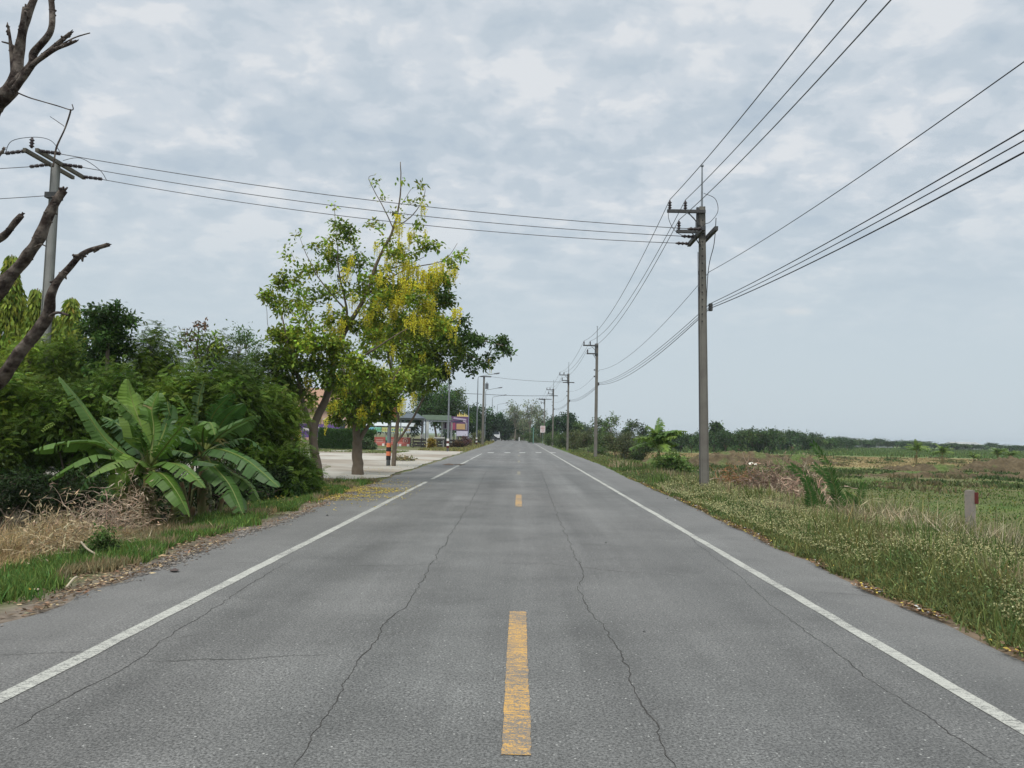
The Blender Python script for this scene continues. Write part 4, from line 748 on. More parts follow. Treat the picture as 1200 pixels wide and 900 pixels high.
# bushes and trees on the left
def left_mass():
    GRP = 'wild bushes along the left roadside'
    def bush(px, top, bot, Y, hw, n, col, label, kind='fern', LL=.17, name='wild_bush', v=.22, lobes=7, trunk=.25, h=.12):
        top3 = P(px, top, Y); z0 = float(gz(top3.x, Y)); zb = max(z0, P(px, bot, Y).z); rz = (top3.z - zb) / 2; rx = hw * Y / F; base = (top3.x, Y, z0)
        return tree(name, label, 'bush', base, max(zb - z0, .02) + rz * .35, (rx * 1.15, rx * .9, rz * .98), int(n * (2.2 if kind == 'fern' else 1)), LL, .03, col, GRP, kind=kind, r0=.05, lobes=lobes, v=v, twr=.008, shell=.5, h=h, stems=3)
    F1 = (.098, .158, .020); F2 = (.075, .130, .018); F3 = (.14, .205, .024); F_SHADE = (.025, .048, .014)
    # back row
    bush(30, 395, 560, 21, 50, 5200, F3, 'feathery light green bush below the weeping trees'); bush(178, 388, 560, 20, 38, 4600, F1, 'round feathery bush right of the dark leafy tree')
    bush(262, 400, 560, 21.5, 34, 4200, F2, 'feathery bush under the airy reddish branches'); bush(310, 412, 560, 22, 30, 3600, F2, 'feathery bush touching the golden shower trees'); bush(95, 395, 540, 21, 40, 4200, F1, 'feathery bush behind the dead branch')
    # front row
    bush(15, 440, 585, 16.5, 45, 5200, F1, 'dark feathery bush at the left edge over the dry grass'); bush(85, 455, 580, 17, 38, 4600, F2, 'feathery bush behind the long horizontal banana leaf'); bush(150, 440, 590, 17.5, 42, 4800, F2, 'feathery bush behind the tallest banana leaves')
    bush(215, 440, 590, 18, 36, 4600, F1, 'feathery bush between the two banana plants'); bush(275, 435, 585, 18.5, 38, 4800, F2, 'feathery bush behind the right banana plant'); bush(322, 455, 585, 19.5, 26, 3600, F1, 'feathery bush at the forecourt corner')
    bush(345, 528, 600, 19, 24, 2600, F2, 'low leafy shrub against the leaning tree foot', LL=.22)
    # dark undergrowth: shade under the bushes put into the leaf colour
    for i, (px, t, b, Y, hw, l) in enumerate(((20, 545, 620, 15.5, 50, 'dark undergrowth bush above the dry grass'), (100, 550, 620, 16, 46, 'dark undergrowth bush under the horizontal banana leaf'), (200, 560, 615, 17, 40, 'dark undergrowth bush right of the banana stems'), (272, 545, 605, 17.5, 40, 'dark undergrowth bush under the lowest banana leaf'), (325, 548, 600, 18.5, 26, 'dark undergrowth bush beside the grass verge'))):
        bush(px, t, b, Y, hw, 3600, F_SHADE, l, kind='leaf', LL=.12, v=.3)
    # dark broad leaved tree
    p = P(128, 400, 19); z0 = float(gz(p.x, 19)); t = Hero('leafy_tree', 'dark leafy tree rising above the feathery bushes', 'tree', (p.x, 19, z0))
    t.limb([(120, 600, 19), (122, 500, 19), (126, 420, 19), (128, 375, 19)], .09, .03)
    for x, y, r, n in ((125, 372, 16, 800), (140, 378, 14, 600), (110, 382, 13, 500), (128, 395, 20, 1100), (118, 415, 16, 800), (142, 405, 15, 600), (105, 362, 5, 70), (138, 360, 7, 120), (125, 435, 16, 600), (112, 440, 14, 400), (138, 430, 14, 400), (125, 458, 16, 500), (120, 395, 12, 300)): t.mass(x, y, 19 + random.uniform(-.6, .6), r, n, (.05, .10, .02), LL=.11, LW=.06)
    t.done()
    # airy reddish one
    p = P(235, 430, 20.5); t = Hero('airy_tree', 'airy little tree with sparse reddish twigs against the sky', 'tree', (p.x, 20.5, float(gz(p.x, 20.5))))
    t.limb([(238, 600, 20.5), (236, 480, 20.5), (230, 425, 20.5), (234, 385, 20.5)], .05, .012); t.limb([(232, 425, 20.5), (218, 400, 20.5), (206, 395, 20.5)], .02, .005); t.limb([(232, 420, 20.5), (248, 402, 20.5), (258, 395, 20.5)], .02, .005)
    for x, y, r, n, c in ((234, 382, 6, 70, (.14, .09, .05)), (222, 392, 8, 80, (.13, .10, .05)), (240, 392, 9, 90, MG), (210, 400, 8, 70, MG), (252, 397, 8, 80, MG), (225, 408, 12, 160, MG), (242, 410, 12, 160, MG), (258, 405, 6, 50, LG)): t.mass(x, y, 20.5, r, n, c, LL=.12, LW=.05)
    t.done()
    # conical ones and the weeping mast trees
    def mast(px, top, Y, hw, n, label, col=(.20, .26, .035)):
        tp = P(px, top, Y); z0 = float(gz(tp.x, Y)); hh = tp.z - z0; n = int(n * 1.8); root = empty('weeping_mast_tree', (tp.x, Y, z0), label, 'tree', 'weeping mast trees at the far left'); b = MB(); limb(b, [(tp.x, Y, z0 - .2), (tp.x, Y, z0 + hh * .5), tp], .12, .02)
        q = QM(); u = rng.random(n) ** .75; zt = z0 + hh * (1 - u * .85); rr = hw * 2.1 * Y / F * (.15 + .85 * np.minimum(1, u * 1.5)) * (.35 + .65 * rng.random(n)); lump = .7 + .5 * fbm(u * 9, u * 0, 1, int(px) % 7); a = rng.random(n) * 6.283
        a = np.round(a * 2.2) / 2.2 + rng.normal(0, .24, n); n = int(n); p = np.stack([tp.x + np.cos(a) * rr * lump, Y + np.sin(a) * rr * lump, zt], 1); d = unit(np.stack([np.cos(a) * .3, np.sin(a) * .3, -1 + 0 * a], 1) + rng.normal(0, .22, (n, 3)))
        q.cards(p, d, rdir(n), .30, .085, tint(n, col, .3, .15), .1); b.build('trunk', BARK, root, smooth=True); q.build('crown', LEAF, root)
    mast(14, 298, 27, 17, 5200, 'tallest weeping mast tree, cut by the left edge'); mast(44, 338, 27, 15, 3600, 'middle weeping mast tree beside the concrete pole'); mast(84, 348, 27, 17, 4200, 'weeping mast tree right of the concrete pole'); mast(-14, 318, 27, 15, 3000, 'weeping mast tree half out of the frame'); mast(64, 368, 27.5, 14, 3000, 'shortest weeping mast tree behind the concrete pole')
    p = P(291, 400, 40); tree('conical_tree', 'small pointed dark tree peeking over the bushes', 'tree', (p.x, 40, -.1), 2.0, (.9, .9, 3.1), 2600, .16, .07, DG, kind='leaf', lobes=6)
left_mass()

# dry brush
def brush(label, base, w, h, n, col, name='dry_brush', cat='dry brush', lean=0, upright=.5, wd=.012, L_=.55, leafy=True):
    q = QM(); base = Vector(base); b0 = np.array(base)
    p = b0 + np.stack([rng.normal(0, w * .4, n), rng.normal(0, w * .35, n), np.abs(rng.normal(0, h * .38, n))], 1); d = unit(rng.normal(0, 1, (n, 3)) * (1, 1, .6) + (lean, 0, upright)); c = tint(n, col, .3, .08)
    for k in range(5):
        s = p + d * L_ * .2 * (rng.random((n, 1)) * .6 + .7); nn = unit(rdir(n)); w3 = unit(np.cross(d, nn)) * wd * .5 * (1 - k * .16); q.quads(np.stack([p - w3, p + w3, s + w3 * .8, s - w3 * .8], 1), c); p = s; d = unit(d + rng.normal(0, .28, (n, 3)) + (lean * .1, 0, -.16))
    if leafy:
        m = n * 3; i = rng.integers(0, n, m); q.cards(p[i] + rng.normal(0, .05, (m, 3)), unit(rdir(m) + (0, 0, -.5)), rdir(m), .09, .018, tint(m, col, .3, .08), .4)
    return tag(q.build(name, DRY, loc=base), label, cat)
for px, py, Y, w, h, n, c, l, ln in ((100, 606, 11.8, .65, .75, 150, (.36, .28, .22), 'tangle of pinkish grey dry brush at the left of the banana stems', .5), (142, 602, 12.8, .42, 1.0, 190, (.40, .31, .22), 'tall dry brush leaning against the largest banana plant', .5), (60, 640, 10.3, .9, .45, 260, (.44, .35, .22), 'low broken dry brush in the straw grass', .4)):
    p = P(px, py, Y); brush(l, (p.x, Y, float(gz(p.x, Y))), w, h, n, c, lean=ln)
def stick(a, b, r, l, m=DRY, col=(.50, .43, .32)):
    mb = MB(); mb.tube(smooth([a, (Vector(a) + Vector(b)) / 2 + rv() * .03, b], 4), r, 6, col=col); tag(mb.build('stick', m, loc=a, smooth=True), l, 'stick')
stick(G(78, 688, .03), G(90, 676, .03), .012, 'pale stick lying on the litter beside the left asphalt edge'); stick(P(95, 635, 9.6), G(117, 652, 0), .012, 'pale dead stalk slanting out of the dry brush to the verge'); stick(G(172, 634, 0), P(177, 618, 13), .008, 'short pale twig standing in the verge grass by the banana stem')
stick(G(1157, 738, .01), G(1180, 749, .02), .012, 'brown bent twig at the right asphalt edge', col=(.3, .22, .12))
p = P(122, 640, 9.8); tree('verge_weed', 'small dark green weed growing between dry brush and lawn', 'weed', (p.x, 9.8, float(gz(p.x, 9.8))), .05, (.22, .2, .22), 900, .06, .02, (.07, .12, .03), lobes=4, r0=.01, twr=.003)

# right verge: bush, palm shoots, brush heap, marker
p = P(787, 560, 34); tree('verge_bush', 'light green leafy bush beside the windblown banana plant', 'bush', (p.x, 34, float(gz(p.x, 34))), .1, (.95, .8, .62), 3600, .13, .065, (.09, .15, .035), lobes=7, r0=.03, twr=.01, stems=3)
p = P(812, 560, 45); 
def frond(b, pts, ll, col):
    s = smooth(pts, 8); b.tube(s, [.014 * (1 - .8 * i / len(s)) for i in range(len(s))], 4, col=(.14, .17, .05)); n = len(s)
    for i in range(3, n * 3):
        f = i / (n * 3 - 1) * (n - 1); k = min(int(f), n - 2); p = s[k].lerp(s[k + 1], f - k); d = (s[k + 1] - s[k]).normalized(); sd = d.cross(Vector((0, -1, .2))).normalized(); t = f / (n - 1); l = ll * (.5 + .9 * min(t * 3, 1)) * (1 - .6 * t)
        for sg in (-1, 1):
            e = (d * .75 + sd * sg * .75 + rv() * .2).normalized(); w = e.cross(Vector((0, -1, .3))).normalized() * .012; c = tuple(np.array(col) * random.uniform(.7, 1.3)); m = p + e * l * .5; b.add([p, m + w, p + e * l - Vector((0, 0, l * .15)), m - w], [(0, 1, 2, 3)], 0, c)
def shoots():
    Y = 16.5; p = P(975, 610, Y); base = Vector((p.x, Y, float(gz(p.x, Y)))); root = empty('palm_shoot', base, 'young dark green palm shoots with narrow fronds in the right weeds', 'palm')
    for l in ([(972, 612, Y), (980, 585, Y), (972, 550, Y - .2), (953, 520, Y - .4)], [(965, 612, Y), (962, 590, Y), (948, 565, Y), (928, 546, Y)], [(955, 612, Y - .3), (952, 595, Y - .3), (950, 580, Y - .3), (944, 562, Y - .3)], [(978, 612, Y), (985, 590, Y), (975, 565, Y + .2), (955, 545, Y + .4)]):
        b = MB(); frond(b, [P(*q) for q in l], .21, (.05, .115, .024)); b.build('frond', LEAF, root)
    Y = 17.5; p = P(1006, 608, Y); base = Vector((p.x, Y, float(gz(p.x, Y)))); root = empty('palm_shoot', base, 'lower palm shoot right of the tall palm fronds', 'palm')
    for l in ([(1005, 612, Y), (1006, 590, Y), (1012, 568, Y)], [(1005, 612, Y), (1000, 590, Y), (992, 580, Y)]): b = MB(); frond(b, [P(*q) for q in l], .2, (.055, .12, .025)); b.build('frond', LEAF, root)
shoots()
for px, py, Y, w, h, n, c, l in ((903, 583, 22, 1.15, 1.15, 1200, (.24, .17, .13), 'heap of brown cut brush and dry leaves behind the right weeds'), (945, 582, 20, .8, 1.1, 700, (.36, .27, .20), 'paler dry brush at the foot of the palm fronds'), (865, 578, 24, .8, .75, 600, (.26, .13, .06), 'rust coloured dry fern heap right of the nearest pole')):
    p = P(px, py, Y); brush(l, (p.x, Y, float(gz(p.x, Y))), w, h, n, c, name='brush_heap', cat='brush heap', upright=.6, wd=.03)
for px, py, Y, n, l in ((1035, 612, 14.5, 380, 'pale dry reeds bending in the middle of the right weeds'), (1065, 618, 13.5, 300, 'pale dry reeds left of the concrete marker post'), (1190, 625, 11.5, 260, 'pale dry reeds at the right edge of the picture'), (1110, 625, 13, 160, 'thin dry reeds in front of the marker post'), (1140, 622, 14.2, 420, 'reeds covering the foot of the marker post')):
    p = P(px, py, Y); brush(l, (p.x, Y, float(gz(p.x, Y))), 1.0, .42, int(n * .9), (.38, .325, .21), name='dry_reeds', cat='reeds', upright=1.3, L_=.7, leafy=False, lean=.2)
def marker():
    Y = 15.0; p = P(1137, 600, Y); z0 = float(gz(p.x, Y)); top = P(1137, 576, Y).z; root = empty('marker_post', (p.x, Y, z0), 'white concrete marker post with a red side in the right weeds', 'marker post'); h = top - z0
    b = MB(); b.box((p.x, Y, z0 + h / 2), (.14, .13, h), rz=.5); b.box((p.x, Y, top + .01), (.13, .11, .03), rz=.5); b.build('post', mat('chipped_white_paint', (.30, .27, .24), .85, .35, 9, col2=(.26, .22, .19)), root)
    b = MB(); b.box((p.x + .068, Y - .035, top - .12), (.012, .145, .22), rz=.5 ); b.build('red_band', mat('dull_red_paint', (.15, .04, .035), .8, .2, 8), root)
marker()
# ------------------------------------------------------------------ mounds and scrub on the right
DIRT = mat('heaped_dirt', (0, 0, 0), .95, .35, 4, bump=1.0, bscale=9, attr=True, spec=.05)
def mound(label, c, rx, ry, h, seed, col=(.095, .074, .045), green=.2, name='dirt_mound'):
    n = 90; u = np.linspace(-1.05, 1.05, n); U, V = np.meshgrid(u, u); X = U * rx; Y = V * ry; d = np.sqrt(U * U + V * V)
    prof = np.clip(1 - d ** 2 * (.75 + .5 * fbm(X + c[0], Y, rx * .5, seed)), -.2, 1); Z = h * prof * (.55 + .75 * fbm(X, Y, rx * .25, seed + 3)) + .22 * (fbm(X, Y, .6, seed + 5) - .5) * np.clip(prof * 3, 0, 1) + .42 * (vnoise(X, Y, .32, seed + 6) - .5) * np.clip(prof * 3, 0, 1)
    Z = np.where(prof <= 0, -.25, Z); k = fbm(X, Y, .8, seed + 7)[..., None]; C = np.array(col) * (.55 + k) ; g = sst(.58, .7, fbm(X, Y, 1.5, seed + 9))[..., None] * green * 3; C = C * (1 - np.clip(g, 0, 1)) + np.array((.09, .13, .04)) * np.clip(g, 0, 1)
    o = grid_mesh(name, X, Y, Z, DIRT, C); o.location = (c[0], c[1], float(gz(c[0], c[1]))); return tag(o, label, 'dirt mound')
def gpoint(px, py): p = gp(px, py); return p
p = gpoint(880, 546); mound('largest brown dirt heap in the field behind the nearest pole', (p.x, p.y + 3, 0), 6.4, 3.2, 1.15, 1)
p = gpoint(945, 545); mound('low brown dirt ridge right of the largest heap', (p.x, p.y + 3, 0), 5, 2.4, .8, 2, green=.3)
p = gpoint(1192, 556); mound('brown dirt heap at the right edge of the field', (p.x + 2, p.y + 3, 0), 5.2, 3, 1.25, 3, green=.15)
p = gpoint(1110, 553); mound('long low dirt ridge in the middle of the field', (p.x, p.y + 2, 0), 6, 1.6, .5, 4, green=.3)
p = gpoint(1150, 560); mound('thin dark dirt ridge nearest to the camera in the field', (p.x, p.y, 0), 9, 1.0, .25, 5, green=.3)
p = gpoint(800, 547); mound('small dirt pile left of the nearest pole', (p.x, p.y + 4, 0), 4, 2, .55, 6, green=.3)
def bit(name, label, cat, p, s, col, flat=.3):
    mb = MB(); k = 9; vs = [Vector((math.cos(6.283 * i / k) * s * random.uniform(.6, 1.2), math.sin(6.283 * i / k) * s * random.uniform(.4, .9), random.uniform(0, s * flat))) + Vector(p) for i in range(k)]; vs.append(Vector(p) + Vector((0, 0, s * flat * 1.8))); vs.append(Vector(p) + Vector((s * .3, 0, s * flat * .9)))
    mb.add(vs, [(i, (i + 1) % k, k) for i in range(k)]); mb.add([v - Vector((0, 0, .004)) for v in vs[:k]], [tuple(range(k))]); tag(mb.build(name, mat('litter_' + name + str(len(MATS)), col, .7, .15, 9), loc=p), label, cat)
for px, py, z, s, c, n, l in ((1067, 675, None, .07, (.62, .62, .6), 'plastic_bag', 'white plastic bag lying in the right verge weeds'), (1111, 712, .02, .05, (.6, .58, .52), 'crumpled_paper', 'crumpled white paper at the right asphalt edge'), (1105, 703, .04, .045, (.45, .36, .27), 'crumpled_paper', 'beige scrap at the right asphalt edge'), (1089, 717.5, .006, .018, (.6, .6, .58), 'paper_scrap', 'tiny white scrap on the shoulder'), (1155, 725, .02, .05, (.5, .5, .46), 'crumpled_paper', 'pale scrap under the weeds nearest the camera'),
                             (726, 543, None, .22, (.6, .6, .57), 'litter_bag', 'white litter on the verge left of the windblown banana plant'), (881, 546, None, .5, (.62, .60, .52), 'litter_sheet', 'white sheet lying below the largest dirt heap'), (899, 542, None, .25, (.6, .6, .57), 'litter_bag', 'small white bag beside the sheet below the dirt heap'), (34, 691, .02, .035, (.60, .42, .05), 'fallen_leaf', 'yellow leaf on the litter at the left edge'), (43, 691, .02, .035, (.42, .36, .27), 'fallen_leaf', 'dry curled leaf beside the yellow one'), (205, 669, .01, .06, (.07, .05, .045), 'bark_piece', 'dark piece of bark on the left shoulder'), (782, 584, .005, .03, (.03, .03, .03), 'black_lump', 'small black lump on the right shoulder'), (710, 636, .005, .018, (.04, .04, .04), 'pebble', 'dark pebble in the right lane'), (755, 740, .005, .012, (.04, .04, .04), 'pebble', 'dark pebble nearest to the camera'), (384, 604, .005, .03, (.03, .03, .03), 'black_lump', 'small black lump on the left shoulder'), (425, 583, .005, .03, (.03, .03, .03), 'black_lump', 'small black lump near the fallen petals'), (190, 652, .01, .05, (.40, .28, .16), 'fallen_leaf', 'tan dry leaf on the left litter strip')):
    p = gp(px, py) if z is None else G(px, py, z); p = Vector(p); p.z += .08 if z is None else 0; bit(n, l, n.replace('_', ' '), p, s, c)
# broken asphalt and branch bits at the far left edge line
b = MB(); p = G(538, 545, .01)
for i in range(3): b.tube([p + Vector((-.25 + i * .1, .2 * i, .02)), p + Vector((-.1 + i * .08, -.2, .04)), p + Vector((.15 + .08 * i, -.6 + .3 * i, .02))], [.012, .02, .01], 5)
tag(b.build('fallen_branch', BARK, loc=p), 'dark fallen branch lying across the faded left edge line', 'branch')
p = G(526, 545, .005); bit('cow_pat', 'brown flat lump beside the fallen branch', 'lump', p, .3, (.14, .09, .06), .15)

SG = (.07, .115, .035); SG2 = (.10, .12, .05); FG = (.045, .08, .035)
def scrub():
    G1 = 'roadside scrub beyond the right verge'
    for i, (px, top, Y, hw, col, l) in enumerate(((648, 507, 118, 10, SG, 'light green scrub right of the white road sign'), (662, 506, 100, 10, SG, 'rounded scrub between the far poles'), (676, 505, 92, 9, SG2, 'brownish scrub left of the second pole'), (690, 505, 88, 10, SG2, 'reddish brown scrub behind the second pole'), (706, 504, 85, 11, SG, 'tall scrub right of the second pole'), (722, 506, 80, 10, SG2, 'dry reedy scrub in the middle of the right scrub row'), (738, 507, 78, 10, SG2, 'brown reedy scrub left of the windblown banana plant'), (755, 510, 76, 10, SG, 'scrub directly behind the windblown banana plant'), (625, 506, 150, 9, SG, 'scrub behind the green post'))):
        p = P(px, top, Y); z0 = float(gz(p.x, Y)); rz = (p.z - z0) / 2; tree('scrub_bush', l, 'bush', (p.x, Y, z0), rz * .15, (hw * Y / F * 1.45, 1.8, rz * 1.1), 4200, .20, .06, tuple(np.array(col) * .85), G1, lobes=8, r0=.05, twr=.02, v=.32)
scrub()
def line_tree(px, top, bot, Y, hw, col, label, group='distant trees on the right skyline', n=1500, name='distant_tree', airy=False, kindL=.5, cat='tree', trunk=.35, bark=BARK):
    p = P(px, top, Y); zb = P(px, bot, Y).z; z0 = float(gz(p.x, Y)); z0 = min(z0, zb); h = p.z - z0; rz = h * (1 - trunk) / 2 / .88
    return tree(name, label, cat, (p.x, Y, z0), h * trunk, (hw * Y / F * 1.1, hw * Y / F, rz), n, kindL * Y / 150, kindL * .5 * Y / 150, col, group, bark=bark, lobes=6 if not airy else 9, r0=h * .02, twr=.03 * Y / 150, shell=.3 if not airy else .6, v=.25)
line_tree(842, 495, 527, 150, 9.5, DG, 'round dark tree standing out above the tree line right of the nearest pole', n=2600, trunk=.4)
line_tree(716, 483, 520, 120, 10, SG, 'airy tree right of the second pole with sky between its branches', airy=True, n=900, kindL=.4)
line_tree(703, 487, 520, 125, 9, SG, 'shorter airy tree just right of the second pole', airy=True, n=900, kindL=.4)
line_tree(738, 492, 520, 125, 9, SG, 'medium green tree on the skyline left of the windblown banana plant', n=1600, kindL=.4)
line_tree(678, 492, 520, 130, 9, SG, 'grey green tree left of the second pole', n=1400, kindL=.4)
line_tree(753, 494, 520, 125, 6, FG, 'small drooping tree behind the windblown banana plant', n=800, kindL=.4)
line_tree(790, 504, 525, 150, 8, FG, 'low dark tree right of the windblown banana plant')
line_tree(668, 483, 520, 150, 11, (.022, .055, .018), 'dark dense tree behind the third pole', n=3000, kindL=.45, trunk=.2)
line_tree(650, 485, 520, 155, 9, (.022, .055, .018), 'dark dense tree between the far poles', n=2400, kindL=.45, trunk=.2)
protos = []
tg = 'low trees of the tree line beyond the field'
for k in range(4):
    protos.append(tree('line_tree', 'low green tree of the tree line beyond the field', 'tree', (400 + k * 9, -40, 0), 1.0, (3.2, 2.6, 1.9), 1700, .42, .22, [(.055, .10, .03), (.038, .075, .024), (.07, .11, .035), (.045, .085, .03)][k], tg, lobes=6, r0=.12, twr=.03, v=.22))
def place(o, px, base_z, Y, s, sz=None, label=None, group=None):
    p = P(px, 510, Y); o.location = (p.x, Y, float(gz(p.x, Y)) + base_z); o.scale = (s, s, sz or s); o.rotation_euler = (0, 0, random.uniform(0, 6.28))
    if label: o['label'] = label
    if group: o['group'] = group
first = [True] * 4; k = 0
def spawn(px, Y, s, sz, label=None, group=None):
    global k
    i = k % 4; k += 1; o = protos[i] if first[i] else copy_tree(protos[i]); first[i] = False; place(o, px, 0, Y, s, sz, label, group)
# skyline: tops follow the photo (pixel row of the top)
top = lambda x: 0.3 + np.interp(x, [560, 760, 790, 820, 860, 890, 925, 960, 985, 1010, 1060, 1100, 1150, 1200, 1260], [500, 506, 508, 507, 508, 503, 506, 511, 514, 516, 517, 519, 520, 522, 523])
for px in np.arange(765, 1000, 6.5):
    Y = random.uniform(128, 165) + max(0, px - 900) * .8; h = P(px, float(top(px)) + random.uniform(-1, 3.5), Y).z - float(gz(P(px, 500, Y).x, Y)); s = max(.5, h / 4.0); spawn(px, Y, s * random.uniform(.8, 1.15), s)
for px in np.arange(985, 1290, 11):
    Y = random.uniform(260, 340); h = P(px, float(top(px)) + random.uniform(-1.5, 3), Y).z - float(gz(P(px, 500, Y).x, Y)); s = max(.6, h / 4.0); spawn(px, Y, s * random.uniform(1.6, 2.4), s, 'far bluish tree on the horizon at the right', 'far trees on the right horizon')
for px, Y, l in ((560, 330, 'far tree behind the distant transformer pole'), (600, 360, 'farthest tree straight beyond the end of the road'), (640, 340, 'far tree behind the small white road sign'), (680, 330, 'far tree behind the scrub left of the second pole')): spawn(px, Y, 2.2, 2.0, l, 'trees behind the road bend')
# far green crop strip
q = QM(); x, y = scatter(60000, lambda x, y: sst(12, 20, x) * sst(.25, .5, fbm(x, y, 30, 120)), 10, 320, 135, 330); blades(q, x, y, .25 + .35 * rng.random(len(x)), .2, tint(len(x), (.10, .15, .045), .25, .12), .4); tag(q.build('crop_strip', LEAF), 'far green strip of low vegetation below the skyline', 'crops', kind='stuff')

# ------------------------------------------------------------------ power poles and cables
def ins(b, p, h=.28, r=.065, ax=(0, 0, 1)):
    pr = [(0, r * .35)]
    for i in range(3): pr += [(h * (.12 + i * .28), r * .6), (h * (.18 + i * .28), r), (h * (.30 + i * .28), r * .55)]
    pr += [(h, r * .35)]; b.lathe(p, ax, pr, 9)
def square_post(b, base, top, w0, w1):
    b0 = Vector(base); t0 = Vector(top); vs = []
    for c, w in ((b0, w0), (t0, w1)):
        for dx, dy in ((-1, -1), (1, -1), (1, 1), (-1, 1)):
            for e in ((.72, 1) if dx * dy > 0 else (1, .72)): vs.append(c + Vector((dx * w / 2 * e, dy * w / 2 * (1.72 - e), 0)))
    b.add(vs, [(i, (i + 1) % 8, 8 + (i + 1) % 8, 8 + i) for i in range(8)] + [tuple(range(7, -1, -1)), tuple(range(8, 16))])
PG = 'power poles along the right of the road'
POLES = []
def pole(px, Y, label, ztop=8.62, extra=None, px_top=None, far=False):
    p = P(px, 520, Y); x = p.x; z0 = float(gz(x, Y)); root = empty('power_pole', (x, Y, z0), label, 'power pole', PG); tx = x + (0 if px_top is None else P(px_top, 250, Y).x - x)
    b = MB(); square_post(b, (x, Y, z0 - .4), (tx, Y, ztop), .255, .18); b.build('shaft', CONC, root)
    if not far:
        b = MB(); b.lathe((tx, Y, ztop), (0, 0, 1), [(0, .035), (1.25, .02), (1.26, .05), (1.30, .05)], 8); b.build('spike_rod', STEEL, root)
    for z, ln, n_ in ((ztop - .18, 1.0, 2), (ztop - .80, .72, 1)):
        b = MB(); b.box((tx - ln / 2, Y - .13, z), (ln + .15, .09, .09)); b.tube([(tx - ln * .45, Y - .13, z - .03), (tx - .05, Y - .12, z - .45)], .018, 5); b.build('cross_arm', DARKST, root)
        for i in range(n_):
            b = MB(); ins(b, (tx - ln + i * .47, Y - .13, z + .045)); b.build('insulator', PORC, root)
    b = MB(); b.box((tx - .14, Y - .02, ztop - .5), (.06, .10, .95)); b.build('mount_plate', DARKST, root)
    POLES.append(((x, Y, z0), (tx, Y, ztop), root)); return root
r1 = pole(826, 23.0, 'nearest power pole on the right, with the crossing wires tied to slanted double arms', px_top=822.5)
pole(698, 58, 'second power pole on the right, slender and tall with a plain bracket head'); pole(665, 87, 'third power pole on the right, with an extra cross arm below its brackets'); pole(647.5, 116, 'fourth power pole on the right, where two wires cross the road'); pole(637.5, 146, 'far power pole with a flat T arm', ztop=8.5, far=True)
pole(824, -12, 'x')
# the one behind the camera stands on the same line as the others
last = POLES.pop(); 
for c in list(last[2].children): bpy.data.objects.remove(c)
bpy.data.objects.remove(last[2])
for i, z in ((2, 7.6), (3, 7.55)):
    (x, Y, z0), (tx, _, zt), root = POLES[i]; b = MB(); b.box((tx, Y - .16, z), (1.3, .1, .1)); b.build('cross_arm', DARKST, root)
(x, Y, z0), (tx, _, zt), root = POLES[4]; b = MB(); b.box((tx, Y - .16, 8.4), (2.6, .12, .12)); b.build('cross_arm', DARKST, root)
# slanted double arms on the nearest pole (they run along the road) and its hardware
(x, Y, z0), (tx, _, zt), root = POLES[0]
for dx in (-.17, .19):
    b = MB(); b.box((tx + dx, Y, zt - .92), (.10, 2.0, .12)); b.build('cross_arm', DARKST, root)
for dy in (-.85, 0, .85):
    b = MB(); ins(b, (tx - .2, Y + dy, zt - .92), .42, .06, (-1, 0, .02)); b.build('strain_insulator', PORC, root)
b = MB()
b.tube(smooth([(tx + .02, Y - .14, zt + .38), (tx + .35, Y - .2, zt + .2), (tx + .42, Y - .25, zt - .2), (tx + .2, Y - .25, zt - .52), (tx, Y - .2, zt - .62), (tx - .25, Y - .2, zt - 1.0), (tx - .55, Y - .2, zt - .98)], 6), .009, 5)
b.tube(smooth([(tx - 1.0, Y - .15, zt + .1), (tx - 1.05, Y - .2, zt - .4), (tx - .85, Y - .2, zt - .8), (tx - .5, Y - .1, zt - .95), (tx - .3, Y, zt - .9)], 6), .009, 5)
b.tube(smooth([(tx - .47, Y - .15, zt - .25), (tx - .25, Y - .2, zt - .45), (tx - .25, Y - .2, zt - .85)], 6), .007, 5); b.tube(smooth([(tx + .28, Y - .6, zt - .5), (tx + .3, Y - .3, zt - 1.2), (tx + .16, Y - .1, zt - 2.2), (tx + .13, Y, zt - 5)], 6), .012, 5)
b.build('jumper_wires', RUBBER, root)
b = MB()
for z in np.arange(5.1, 8.2, .22): b.box((tx + .005 * 0, Y - .118 - .0, z), (.035, .012, .05))
b.build('bolt_holes', BLACKP, root)
b = MB(); b.tube([(x - .155, Y - .06, 0.0), (tx - .12, Y - .04, zt - 1.4)], .012, 5); b.build('ground_wire', ALU, root)
for i in (0, 1, 2, 3):
    (x, Y, z0), (tx, _, zt), root = POLES[i]; b = MB(); b.box((x + .15, Y, 5.55), (.10, .12, .22)); b.build('cable_clamp', DARKST, root)
    for z_ in (6.6, 6.1): b = MB(); b.box((x - .17, Y, z_), (.10, .08, .10)); b.build('cable_clamp', DARKST, root)
def cable(name, pts, sag, r, m, label, cat='cable', group=None):
    b = MB(); out = []
    for a, c in zip(pts[:-1], pts[1:]):
        a = Vector(a); c = Vector(c); s = sag * ((c - a).length / 35) ** 2; n = max(12, int((c - a).length / 1.0))
        for i in range(n): t = i / n; v = a.lerp(c, t); v.z -= 4 * s * t * (1 - t); out.append(v)
    out.append(Vector(pts[-1])); b.tube(out, r, 5); o = b.build(name, m, loc=pts[0], smooth=True); return tag(o, label, cat, group)
def attach(i, dx, dz):
    if i < 0: return (5.55 + dx, -12.0 - 35 * (-1 - i), 8.62 + dz)
    (x, Y, z0), (tx, _, zt), _r = POLES[i]; return (tx + dx, Y - .13, (8.62 if i < 4 else 8.4) + dz)
idx = (-1, 0, 1, 2, 3, 4)
WG = 'overhead lines along the right poles'
